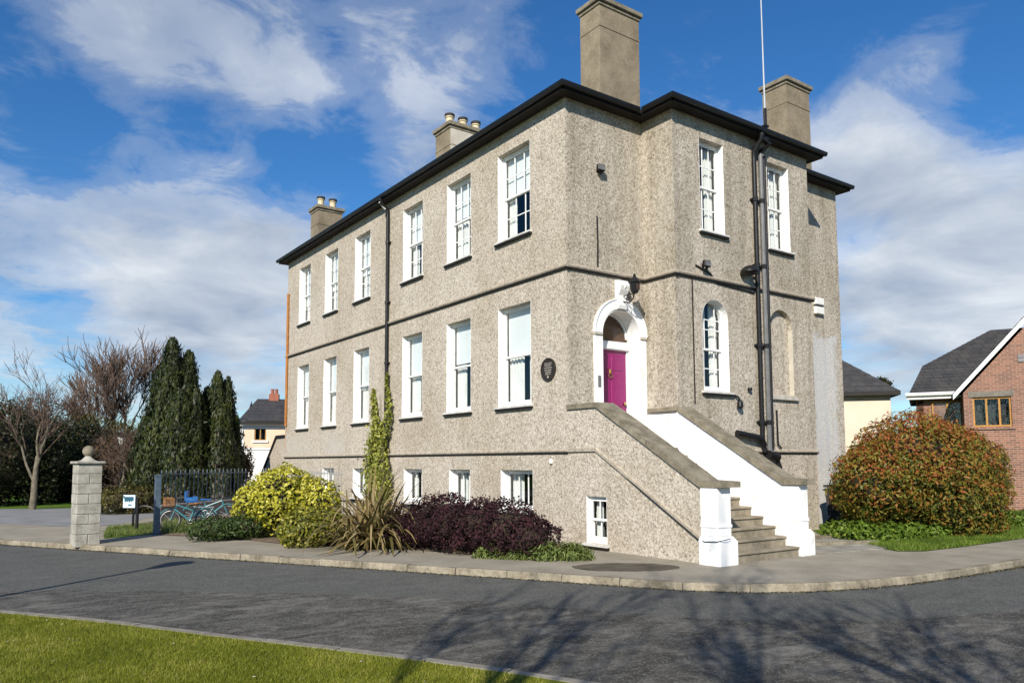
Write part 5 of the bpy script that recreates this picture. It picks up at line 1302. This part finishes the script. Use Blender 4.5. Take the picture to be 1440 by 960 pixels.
c = at(595, 735, 15.3); c2 = at(688, 735, 14.35)
pm = (c + c2) / 2; dv = (c2 - c)
shrub('purple_shrub', 'wide dark purple shrub below the basement windows', 'shrub', (pm.x, pm.y, .50), (1, .75, .68), M['l_purple'], 19000, .06, .034, 5, .36,
      blobs=[((dv.x * f_, dv.y * f_ / .72, z_), k_) for f_, z_, k_ in ((-.62, -.14, .66), (-.25, .06, .78), (.12, .02, .78), (.45, .02, .74), (.80, -.06, .74), (1.02, -.22, .58))], nrand=.8, stems=5)
cp = thing('ground_plant', 'low fresh-green ground plant in front of the purple shrub', 'plant', tuple(ground(770, 782)))
for (px, py, rx_, k_) in ((695, 784, .34, 800), (735, 785, .36, 900), (775, 787, .38, 1200), (812, 787, .36, 1200)):
    g_ = ground(px, py); P, N = shell_points(k_, (g_.x, g_.y + .1, .0), (rx_, rx_, .22 if px < 770 else .30), px, .3, 0.0, .3); N = unit(N + rng.normal(size=N.shape) * .6)
    V, Fq = leaf_arrays(P, N, .10, .022, .1, (0, 0, 1.0), .8); np_mesh('foliage', V - np.array(cp.location), Fq, M['l_cover'], cp, rng.random(len(P)))

# phormium: every strap leaf its own piece
ph_c = at(524, 760, 15.5); ph_c.z = 0
ph = thing('flax_plant', 'arching olive and brown flax plant with long strap leaves', 'plant', tuple(ph_c))
ph['_local'] = 1
for k in range(290):
    a = rnd.uniform(0, 2 * pi); L = rnd.uniform(1.0, 2.0); el = rnd.uniform(.45, 1.45); q = Vector((rnd.gauss(0, .24), rnd.gauss(0, .2), 0)); wd = rnd.uniform(.024, .046)
    d = Vector((cos(a) * cos(el), sin(a) * cos(el), sin(el))); side = Vector((-sin(a), cos(a), 0)); vs = []; n = 6
    bend = rnd.choice((.16, .34, .50, .62)) * (1.25 if k % 3 == 0 else 1)
    for i in range(n + 1):
        w_ = wd * (1 - (i / n) ** 2.2 * .95); vs += [q - side * w_, q + side * w_]
        q = q + d * (L / n); d = (d + Vector((cos(a) * .05, sin(a) * .05, -bend * (.4 + i / n)))).normalized()
        if q.z < .03: q.z = .03
    V = np.array([v[:] for v in vs]); Fq = np.array([(2 * i, 2 * i + 1, 2 * i + 3, 2 * i + 2) for i in range(n)])
    o = np_mesh('strap_leaf', V, Fq, M['l_strap'], ph, np.full(n, rnd.random() ** .75)); o.location = (0, 0, 0)

# big red-tipped bush and the cover at its foot
c = at(1291, 690, 18.3)
def red_tone(P, N):
    h = np.clip((P[:, 2] - .3) / 2.4, 0, 1)
    return np.clip(rng.beta(1.5, 1.7, len(P)) * .84 + h * .40 - .15, 0, 1)


shrub('red_bush', 'large rounded bush of red-tipped and green leaves by the brick house', 'bush', (c.x, c.y, 1.15), (2.32, 2.0, 1.62), M['l_red'], 56000, .105, .042, 12, .18, tone=red_tone, low=-.92,
      blobs=[((0, 0, 0), .88), ((.42, -.1, -.12), .66), ((-.46, .05, .0), .64), ((-.22, -.1, .26), .72), ((.26, -.1, .24), .70), ((.1, -.2, -.35), .7)], stems=8)
cp = thing('ground_cover', 'bright green low plants along the foot of the red-leaved bush', 'plant', tuple(ground(1260, 762)))
for px, py in ((1195, 757), (1225, 760), (1258, 762), (1290, 760), (1325, 756), (1360, 752), (1395, 748), (1430, 742), (1465, 738)):
    g_ = ground(px, py); P, N = shell_points(650, (g_.x, g_.y + .2, .05), (.5, .42, .36), px, .3, -.05, .4); N = unit(N + rng.normal(size=N.shape) * .5)
    V, Fq = leaf_arrays(P, N, .10, .055, .1); np_mesh('foliage', V - np.array(cp.location), Fq, M['l_cover2'], cp, np.clip(rng.beta(1.5, 1.8, len(P)), 0, 1))

# ------------------------------------------------------------------ trees
def cypress(label, spires, depth, n):
    c = at(spires[0][0], 640, depth); t = thing('cypress_tree', label, 'tree', (c.x, c.y, 0), 'dark cypress trees by the drive'); t['_local'] = 1
    P_, N_ = [], []; core = MB(); tr = MB()
    for (px, py, w, dd) in spires:
        top = at(px, py, depth + dd); h = top.z; o = Vector((top.x - c.x, top.y - c.y, 0)); R0 = w / F * (depth + dd) * .5
        m = int(n * R0 * h / 6 * 2.6)
        z = h * rng.uniform(0.02, 1, m) ** .9; q = z / h
        prof = R0 * np.clip((1 - q) ** .44 * 1.02, 0.02, 1) * (1 - .25 * np.clip(.2 - q, 0, 1) / .2)
        a = rng.uniform(0, 2 * pi, m)
        # vertical flutes of foliage with dark gaps between them
        fl = 1 + .16 * np.sin(a * 5 + px + z * .9) + .12 * np.sin(a * 9 - z * 1.7 + px * .3) + .10 * np.sin(z * 5 + a * 3)
        r = prof * fl * np.where(rng.random(m) < .12, rng.uniform(1.0, 1.28, m), rng.uniform(.72, 1.06, m))
        P_.append(np.stack([o.x + r * np.cos(a), o.y + r * np.sin(a), z], 1)); N_.append(np.stack([np.cos(a), np.sin(a), np.full(m, .25)], 1))
        core.lathe([(R0 * .62 * max(.03, (1 - i / 9) ** .44), h * .97 * i / 9) for i in range(10)], (o.x, o.y, 0), 9)
        tr.tube([(o.x, o.y, -.1), (o.x, o.y, h * .85)], [.12, .02], 6)
    P = np.concatenate(P_); N = unit(np.concatenate(N_) + rng.normal(size=P.shape) * .35)
    V, Fq = leaf_arrays(P, N, .21, .060, -.10, (0, 0, 1.0), .40)
    np_mesh('crown', V, Fq, M['l_cypress'], t, np.clip(rng.beta(1.6, 1.8, len(P)) + np.array([.3 * noise.noise(Vector((p[0] * 2, p[1] * 2, p[2] * .8))) for p in P]), 0, 1))
    core.build('light_block_core', M['bark'], t, loc=(0, 0, 0)); tr.build('trunk', M['bark'], t, loc=(0, 0, 0))  # solid core added inside the spires to block light


cypress('taller wide dark green cypress left of the railing end', [(243, 476, 58, 0), (228, 520, 62, .3), (266, 494, 52, .4), (254, 505, 62, .2), (277, 548, 46, -.3), (206, 585, 46, -.2), (255, 550, 70, -.5), (240, 505, 86, .1), (264, 525, 66, .1), (225, 580, 70, -.4)], 28.5, 2500)
cypress('shorter dark green cypress beside the cream house', [(307, 523, 42, 0), (321, 531, 38, .3), (314, 540, 52, .2), (292, 545, 44, .4), (332, 585, 32, .2), (312, 575, 60, -.4), (305, 548, 60, .1), (288, 600, 46, -.2), (286, 572, 48, .1)], 29.0, 2500)

b = at(168, 650, 52)
branch_tree('bare_tree', 'tall leafless tree with a broad fan of reddish twigs against the sky', 'tree', (b.x, b.y, 0), 12.5, 12, .60, 7, (3, 4), .30, trunk_len=.24, up=.60, twig_r=.024, wild=.20, shrink=.82)
b = at(48, 655, 29)
branch_tree('bare_tree', 'bare small tree with a pale trunk at the left edge by the hedge', 'tree', (b.x, b.y, 0), 6.9, 8, .50, 6, (3, 4), .13, bark='pale_bark', trunk_len=.30, up=.30, twig_r=.009, wild=.26, shrink=.76)
b = at(172, 650, 31)
branch_tree('bare_tree', 'forked pale-stemmed small tree behind the gate pillar', 'tree', (b.x, b.y, 0), 5.0, 9, .75, 6, (3, 4), .10, bark='pale_bark', stems=3, trunk_len=.27, up=.15, twig_r=.007, wild=.28, shrink=.76, leaf=('l_brown', 1800, .08, .05, .2))
b = at(108, 650, 36)
branch_tree('bare_tree', 'twiggy brown tree between the hedge and the tall bare tree', 'tree', (b.x, b.y, 0), 5.2, 13, .9, 6, (3, 4), .13, trunk_len=.2, up=.1, twig_r=.009, wild=.3, shrink=.78, leaf=('l_brown', 3600, .12, .07, .3))
b = at(10, 650, 38)
branch_tree('bare_tree', 'twiggy bare tree rising over the dark hedge at the far left', 'tree', (b.x, b.y, 0), 8.2, 17, .75, 6, (3, 4), .18, trunk_len=.22, up=.2, twig_r=.011, wild=.3, shrink=.77)
for i, (px, dpt, R, z, label, mat, n) in enumerate([
        (-25, 31, (2.9, 1.7, 2.5), 1.9, 'tall dark evergreen hedge bush at the left edge of the drive', 'l_hedge', 8000),
        (40, 34, (2.6, 1.6, 2.2), 1.7, 'dark evergreen bush behind the pale-trunked tree', 'l_hedge', 7000),
        (112, 36, (2.6, 1.5, 2.1), 1.6, 'dark brown-green bush just left of the gate pillar', 'l_hedge', 7000),
        (186, 36, (2.0, 1.3, 1.8), 1.4, 'brownish bush behind the forked small tree', 'l_brown', 5500),
        (60, 45, (3.8, 1.8, 2.9), 2.3, 'rounded brown bush above the hedge on the left', 'l_brown', 7000),
        (150, 46, (3.2, 1.8, 2.5), 2.0, 'rounded olive bush under the tall bare tree', 'l_olive', 6000)]):
    p = at(px, 650, dpt); shrub('hedge_bush', label, 'bush', (p.x, p.y, z), R, M[mat], int(n * 1.5), .15, .08, 30 + i, .25, 'bushes along the far side of the drive', stems=5, nrand=.7, low=-1)
p = at(185, 700, 26.5)
shrub('low_shrub', 'low olive shrub with reddish base beyond the small sign', 'shrub', (p.x, p.y, .40), (1.25, .8, .62), M['l_olive'], 3600, .09, .05, 41, .25)
p = at(338, 640, 30)
shrub('small_bush', 'small reddish bush in front of the cream house on the left', 'bush', (p.x, p.y, 1.55), (.55, .6, .9), M['l_brown'], 1600, .10, .06, 45, .3, low=-1.0)
# far trees beyond the houses
for i, (px, py, R) in enumerate([(1243, 529, 6), (1238, 524, 4.5), (1250, 538, 4)]):
    p = at(px, py, 75); t = thing('distant_tree', ['dark distant tree top rising over the cream house roof', 'second dark distant tree top above the cream house eave', 'lowest distant tree top beside the brick house roof'][i], 'tree', (p.x, p.y, 0), 'distant trees beyond the houses'); t['_local'] = 1
    k_ = 900; U = rng.normal(size=(k_, 3)) * np.array([.75, .75, .7]) * R / 14; P = U * np.array([1, 1, .8]) + np.array([0, 0, p.z - .9]); V, Fq = leaf_arrays(P, unit(rng.normal(size=P.shape)), .3, .12); np_mesh('crown', V, Fq, M['l_hedge'], t, rng.random(k_))
    MB().tube([(0, 0, -.2), (0, 0, p.z - .3)], [.2, .05], 6).build('trunk', M['bark'], t, loc=(0, 0, 0))
n = 14000; a = rng.uniform(-1.1, 1.1, n) + YAW; rr = rng.uniform(115, 150, n); hh = 5.0 + 1.5 * np.sin(a * 23) + 1.2 * np.sin(a * 51)
P = np.stack([CAM.x + rr * np.sin(a), CAM.y + rr * np.cos(a), rng.random(n) * hh - .2], 1); V, Fq = leaf_arrays(P, unit(rng.normal(size=P.shape)), 2.2, 1.3)
tag(np_mesh('treeline', V, Fq, M['l_hedge'], None, rng.random(n)), 'far line of dark trees along the horizon', 'trees', kind='stuff')

# trees and lamp standing behind the viewpoint: their shadows fall across the road and lawn
branch_tree('bare_tree', 'leafless roadside tree whose long branches shade the road', 'tree', (-12.5, -12.0, -.06), 8.8, 33, .34, 6, (3, 3), .18, trunk_len=.36, up=.35, twig_r=.013, wild=.15, shrink=.72)
branch_tree('bare_tree', 'leafless roadside tree standing further right behind the road', 'tree', (-8.5, -14.9, -.1), 9.6, 35, .46, 6, (3, 4), .16, trunk_len=.32, up=.30, twig_r=.014, wild=.18, shrink=.72)
branch_tree('bare_tree', 'slender leafless tree on the lawn behind the viewpoint', 'tree', (-10.9, -13.7, -.06), 8.8, 39, .34, 6, (3, 3), .16, trunk_len=.36, up=.35, twig_r=.013, wild=.15, shrink=.72)
branch_tree('bare_tree', 'leafless tree furthest right behind the road, with a wide crown', 'tree', (-6.6, -16.6, -.1), 10.4, 44, .55, 6, (3, 4), .17, trunk_len=.30, up=.28, twig_r=.015, wild=.2, shrink=.73)
lp = thing('street_lamp', 'slim dark lamp post on the lawn verge opposite the drive', 'lamp post', (-12.1, -1.45, -.06)); lp['_local'] = 1
MB().tube([(0, 0, -.05), (0, 0, .9), (0, 0, 3.75)], [.075, .06, .045], 10).build('post', M['black'], lp, loc=(0, 0, 0))
MB().lathe([(.10, 3.7), (.12, 3.76), (.24, 4.1), (.25, 4.12)], (0, 0, 0), 8).build('lantern', M['lamp_glass'], lp, loc=(0, 0, 0))
MB().lathe([(.27, 4.121), (.22, 4.18), (.06, 4.28), (.02, 4.34)], (0, 0, 0), 10).build('lamp_cap', M['black'], lp, loc=(0, 0, 0))
p = at(171, 617, 33)
lp = thing('drive_lamp', 'small lamp post with a pale head beside the drive trees', 'lamp post', (p.x, p.y, 0)); lp['_local'] = 1
MB().tube([(0, 0, -.05), (0, 0, p.z - .25)], [.05, .035], 8).build('post', M['black'], lp, loc=(0, 0, 0))
MB().lathe([(.08, p.z - .25), (.15, p.z + .05), (.15, p.z + .08)], (0, 0, 0), 10).build('lamp_head', M['lamp_glass'], lp, loc=(0, 0, 0))
MB().lathe([(.17, p.z + .081), (.10, p.z + .16), (.02, p.z + .2)], (0, 0, 0), 10).build('lamp_cap', M['fascia'], lp, loc=(0, 0, 0))

# ------------------------------------------------------------------ neighbouring houses
class Local:
    """upright plane at a known spot; turns a line of sight into (u along, z)"""
    def __init__(s, px, depth, turn):
        s.o = at(px, 640, depth); s.o.z = 0
        rh = Vector((RI.x, RI.y, 0)).normalized(); fh = Vector((FW.x, FW.y, 0)).normalized()
        s.e = (rh * cos(turn) - fh * sin(turn)); s.n = (fh * cos(turn) + rh * sin(turn)); s.rz = math.atan2(s.e.y, s.e.x)

    def uz(s, px, py, back=0.0):
        d = ray(px, py); t = ((s.o + s.n * back - CAM).dot(s.n)) / d.dot(s.n); p = CAM + d * t
        return ((p - s.o).dot(s.e), p.z)


def local_thing(name, label, cat, lo):
    t = thing(name, label, cat, tuple(lo.o)); t.rotation_euler.z = lo.rz; t['_local'] = 1; return t


Z0 = (0, 0, 0)


def framed_window(parent, u0, u1, z0, z1, y, mat, mull=(), fw=.06, trans=()):
    f = MB().box(u0, u0 + fw, y - .05, y + .04, z0, z1).box(u1 - fw, u1, y - .05, y + .04, z0, z1).box(u0 + fw, u1 - fw, y - .05, y + .04, z1 - fw, z1).box(u0 + fw, u1 - fw, y - .05, y + .04, z0, z0 + fw)
    for m in mull: f.box(u0 + (u1 - u0) * m - fw * .55, u0 + (u1 - u0) * m + fw * .55, y - .045, y + .035, z0 + fw, z1 - fw)
    w = f.build('window', M[mat], parent, loc=Z0)
    xs = [u0] + [u0 + (u1 - u0) * m for m in mull] + [u1]
    for a, b in zip(xs, xs[1:]): MB().box(a + fw * .5, b - fw * .5, y - .01, y - .004, z0 + fw * .8, z1 - fw * .8).build('pane', M['glass'], w, loc=Z0)
    MB().box(u0, u1, y + .25, y + .27, z0, z1).build('dark_interior', M['black'], w, loc=Z0)
    return w


def tiled_slope(parent, quad, rows, mat):
    """roof slope built of overlapping courses; quad: eave left, eave right, ridge right, ridge left (Vectors)"""
    a, b, c, d = quad; nrm = (b - a).cross(d - a).normalized()
    if nrm.z < 0: nrm = -nrm
    for i in range(rows):
        q0, q1 = i / rows, min(1.0, (i + 1.12) / rows)
        l0, r0, l1, r1 = a.lerp(d, q0), b.lerp(c, q0), a.lerp(d, q1), b.lerp(c, q1)
        t = .02
        MB().add([l0 + nrm * t, r0 + nrm * t, r1 + nrm * .004, l1 + nrm * .004, l0, r0], [(0, 1, 2, 3), (0, 4, 5, 1)]).build('tile_course', M[mat], parent, loc=Z0)


# brick gabled house on the right
lo = Local(1345, 27.0, radians(28)); bh = local_thing('brick_house', 'red brick house with white bargeboard and dark tiled roof at the right edge', 'house', lo)
e0 = lo.uz(1345, 553); ap = lo.uz(1440, 450); sl_b = (ap[1] - e0[1]) / (ap[0] - e0[0]); half = 3.3; U0 = e0[0]; ez_ = e0[1]; AZ = ez_ + half * sl_b; U1 = U0 + 2 * half
wu0, wz1 = lo.uz(1367, 559); wu1, wz0 = lo.uz(1424, 599)
mb = MB(); 
for (a_, b_, c_, d_) in ((U0 + .2, wu0, -.2, ez_), (wu1, U1 - .2, -.2, ez_), (wu0, wu1, -.2, wz0), (wu0, wu1, wz1, ez_)):
    if d_ > c_: mb.add([(a_, 0, c_), (b_, 0, c_), (b_, 0, d_), (a_, 0, d_)], [(0, 1, 2, 3)])
zt = max(ez_, wz1)
mb.add([(U0 + .2, 0, ez_), (U1 - .2, 0, ez_), (U0 + half, 0, AZ - .2 * sl_b)], [(0, 1, 2)])
mb.add([(U0 + .2, 0, -.2), (U0 + .2, 7, -.2), (U0 + .2, 7, ez_), (U0 + .2, 0, ez_)], [(0, 1, 2, 3)])
mb.add([(U1 - .2, 0, -.2), (U1 - .2, 7, -.2), (U1 - .2, 7, ez_), (U1 - .2, 0, ez_)], [(3, 2, 1, 0)])
for p, q in (((wu0, wz0), (wu1, wz0)), ((wu1, wz0), (wu1, wz1)), ((wu1, wz1), (wu0, wz1)), ((wu0, wz1), (wu0, wz0))):
    mb.add([(p[0], 0, p[1]), (q[0], 0, q[1]), (q[0], .3, q[1]), (p[0], .3, p[1])], [(0, 1, 2, 3)])
mb.build('wall', M['brick'], bh, loc=Z0)
framed_window(bh, wu0 + .004, wu1 - .004, wz0 + .004, wz1 - .004, .11, 'wood', (.36, .70), .055)
MB().bevel_box(wu0 - .12, wu1 + .08, -.02, .02, wz1 + .01, wz1 + .21, .006).build('lintel', M['mortar'], bh, loc=Z0)
MB().bevel_box(wu0 - .1, wu1 + .1, -.06, .1, wz0 - .1, wz0 - .002, .01).build('sill', M['brick'], bh, loc=Z0)
for k in range(2):
    x = lo.uz(1432, 520)[0]; MB().bevel_box(x, x + .55, -.03, .01, ez_ + 1.0 + k * .13, ez_ + 1.12 + k * .13, .005).build('vent_slat', M['low' 'wall'], bh, loc=Z0)
th = .2; dx, dz = .14 * sl_b / sqrt(1 + sl_b ** 2), .14 / sqrt(1 + sl_b ** 2)
for s in (0, 1):
    def X(u): return u if s == 0 else 2 * (U0 + half) - u
    p0, p1 = (U0 - .12, ez_ - .12 * sl_b), (U0 + half, AZ)
    MB().prism([(X(p0[0]), p0[1] - .1), (X(p1[0]), p1[1] - .1), (X(p1[0]), p1[1] + .09), (X(p0[0]), p0[1] + .09)], 'y', -.30, -.27).build('bargeboard', M['white'], bh, loc=Z0)
    MB().prism([(X(p0[0]), p0[1] - .08), (X(p1[0]), p1[1] - .08), (X(p1[0]), p1[1] - .05), (X(p0[0]), p0[1] - .05)], 'y', -.269, .0).build('verge_soffit', M['white'], bh, loc=Z0)
    yv = lambda z: 1.4 - .3 + (z - ez_) / tan(radians(40)) + .05      # the valley with the main range
    a_, b_ = Vector((X(p0[0]), -.3, p0[1] + .1)), Vector((X(p0[0]), yv(p0[1]), p0[1] + .1)); c_, d_ = Vector((X(p1[0]), yv(p1[1]), p1[1] + .1)), Vector((X(p1[0]), -.3, p1[1] + .1))
    tiled_slope(bh, (a_, b_, c_, d_), 16, 'far_slate')
# the main range set back on the left: wall, fascia, hipped slope
bk_ = 1.4; el = lo.uz(1277, 557, bk_); er = lo.uz(1346, 555, bk_); zE = el[1]
uL = el[0]; pitch = tan(radians(40))
def slope_pt(px, py):
    """where a line of sight meets the roof slope that rises back from the eave"""
    d = ray(px, py); o = CAM - lo.o; ou_, on_ = o.dot(lo.e), o.dot(lo.n); du, dn = d.dot(lo.e), d.dot(lo.n)
    t = (zE + (on_ - (bk_ - .3)) * pitch - o.z) / (d.z - dn * pitch); return Vector((ou_ + du * t, on_ + dn * t, o.z + d.z * t))


s1, s2, s3 = slope_pt(1297, 515), slope_pt(1393, 464), slope_pt(1440, 462)
zr = s2.z; R_ = Vector((U0 + half + 6, bk_ - .3 + (zr - zE) / pitch, zr)); E_l, E_r = Vector((uL, bk_ - .3, zE)), Vector((U0 + half + 6, bk_ - .3, zE))
mid_r = Vector((R_.x, s1.y, s1.z))
tiled_slope(bh, (E_l, E_r, mid_r, s1), 9, 'far_slate'); tiled_slope(bh, (s1, mid_r, R_, s2), 14, 'far_slate')
yb_ = bk_ - .3 + 2 * (zr - zE) / pitch
MB().add([E_l, s1, s2, (s2.x + .5, yb_ - (zr - zE) / pitch * .5, zr * .98), (uL, yb_, zE)], [(0, 4, 3, 2, 1)]).add([(uL, yb_, zE), (E_r.x, yb_, zE), R_, s2], [(0, 1, 2, 3)]).build('roof', M['far_slate'], bh, loc=Z0)
MB().bevel_box(uL - .05, U0 + .1, bk_ - .36, bk_ - .30, zE - .16, zE + .02, .01).tube([(uL - .08, bk_ - .42, zE + .02), (U0 + .1, bk_ - .42, zE + .02)], .07, 8).build('fascia', M['white'], bh, loc=Z0)
MB().box(uL + .25, U0 + .25, bk_, bk_ + .25, -.2, zE - .05).box(uL + .25, uL + .5, bk_, yb_ - .3, -.2, zE - .05).box(U0, E_r.x, bk_ + 5, bk_ + 5.2, -.2, zE - .05).build('rear_wall', M['brick'], bh, loc=Z0)
MB().box(uL, U0 + .2, bk_ - .3, bk_, zE - .1, zE - .06).build('soffit', M['white'], bh, loc=Z0)
u_ = lo.uz(1310, 566, bk_)[0]; framed_window(bh, u_, u_ + 1.0, zE - 1.4, zE - .25, bk_ - .03, 'wood', (.5,), .05)

# cream house behind, on the right
lo = Local(1268, 34.0, radians(14)); ch_ = local_thing('cream_house', 'cream rendered house with dark hipped roof behind the red-leaved bush', 'house', lo)
zE = lo.uz(1262, 549)[1] - .05; W_ = 7.5
MB().box(-W_, -.35, 0, 6.5, -.2, zE).build('wall', M['cream'], ch_, loc=Z0)
a_, b_, c_, d_ = Vector((-W_ - .3, -.35, zE)), Vector((0, -.35, zE)), Vector((0, 6.9, zE)), Vector((-W_ - .3, 6.9, zE)); ph_ = tan(radians(40)) * 3.6
r1, r2 = Vector((-3.6, 3.27, zE + ph_)), Vector((-W_ - .3, 3.27, zE + ph_))
tiled_slope(ch_, (a_, b_, r1, r2), 11, 'far_slate'); tiled_slope(ch_, (b_, c_, r1 + Vector((.01, .01, 0)), r1), 11, 'far_slate')
MB().add([c_, d_, r2, r1], [(0, 1, 2, 3)]).build('roof', M['far_slate'], ch_, loc=Z0)
MB().box(-W_ - .3, 0, -.36, -.30, zE - .16, zE - .001).box(-.06, 0, -.30, 6.9, zE - .16, zE - .001).build('fascia', M['fascia'], ch_, loc=Z0)
MB().box(-W_ - .3, -.06, -.30, 6.9, zE - .15, zE - .12).build('soffit', M['soffit'], ch_, loc=Z0)

# cream house on the left, beyond the cypresses
lo = Local(333, 42.0, radians(-12)); lh = local_thing('cream_house', 'small peach and white house with slate roof left of the long facade', 'house', lo)
zE = lo.uz(350, 592)[1]; ur = lo.uz(420, 590)[0]; zR = lo.uz(352, 560, 2.6)[1]
u0 = lo.uz(345, 592)[0]; wa, wb = lo.uz(358, 600), lo.uz(374, 619)
mb = MB(); zt = zE - .1
ULx, URx = u0 - .05, ur + 4
for (p, q, r_, s_) in ((ULx, wa[0], -.2, zt), (wb[0], URx, -.2, zt), (wa[0], wb[0], -.2, wb[1]), (wa[0], wb[0], wa[1], zt)):
    mb.add([(p, 0, r_), (q, 0, r_), (q, 0, s_), (p, 0, s_)], [(0, 1, 2, 3)])
mb.add([(ULx, 0, -.2), (ULx, 6, -.2), (ULx, 6, zt), (ULx, 3, zR - .1), (ULx, 0, zt)], [(4, 3, 2, 1, 0)])
mb.build('wall', M['cream_pink'], lh, loc=Z0)
framed_window(lh, wa[0], wb[0], wb[1], wa[1], .08, 'wood', (.5,), .05)
MB().bevel_box(wa[0] - .1, wb[0] + .12, -.08, .05, wb[1] - .12, wb[1] - .002, .01).build('sill', M['white'], lh, loc=Z0)
mb = MB(); g0 = lo.uz(333, 580)[0]
mb.add([(g0 - .2, .5, -.2), (ULx - .01, .02, -.2), (ULx - .01, .02, zt), (g0 - .2, .5, zt + .5)], [(0, 1, 2, 3)]); mb.build('gable_wall', M['white'], lh, loc=Z0)
a_, b_, c_, d_ = Vector((u0 - .35, -.3, zE)), Vector((ur + 4, -.3, zE)), Vector((ur + 4, 2.9, zR)), Vector((u0 + .3, 2.9, zR))
tiled_slope(lh, (a_, b_, c_, d_), 9, 'far_slate')
MB().add([a_, d_, (g0 - .3, 4.5, zE + .5)], [(0, 1, 2)]).add([d_, c_, (c_.x, 6.2, zE), (a_.x, 6.2, zE)], [(0, 1, 2, 3)]).build('roof', M['far_slate'], lh, loc=Z0)
MB().box(u0 - .3, ur + 4, -.36, -.3, zE - .2, zE - .01).build('gutter', M['fascia'], lh, loc=Z0)
MB().box(u0 - .2, ur + 4, -.02, -.004, zE - .42, zE - .2).build('fascia_band', M['white'], lh, loc=Z0)
cu = lo.uz(384, 553, 2.9); chm = MB().box(cu[0] - .2, cu[0] + .35, 2.6, 3.2, zR - .6, cu[1] - .05).build('chimney', M['terracotta'], lh, loc=Z0)
for q in (-.12, .2): MB().lathe([(.10, 0), (.09, .25), (.11, .3)], (cu[0] + q * .7 + .05, 2.9, cu[1] - .05), 8).build('chimney_pot', M['terracotta'], chm, loc=Z0)
gw = lo.uz(345, 632, -6); gw2 = lo.uz(385, 632, -6)
t = thing('garden_wall', 'low white garden wall in front of the peach house', 'wall', tuple(lo.o)); t.rotation_euler.z = lo.rz; t['_local'] = 1
MB().box(gw[0] - .6, gw2[0] + 3, -6.0, -5.8, -.2, gw[1]).build('wall_panel', M['white'], t, loc=Z0)
MB().bevel_box(gw[0] - .65, gw2[0] + 3, -6.05, -5.75, gw[1] + .001, gw[1] + .07, .01).build('wall_cap', M['whitewash'], t, loc=Z0)

for o in bpy.data.objects:
    if '_local' in o.keys(): del o['_local']
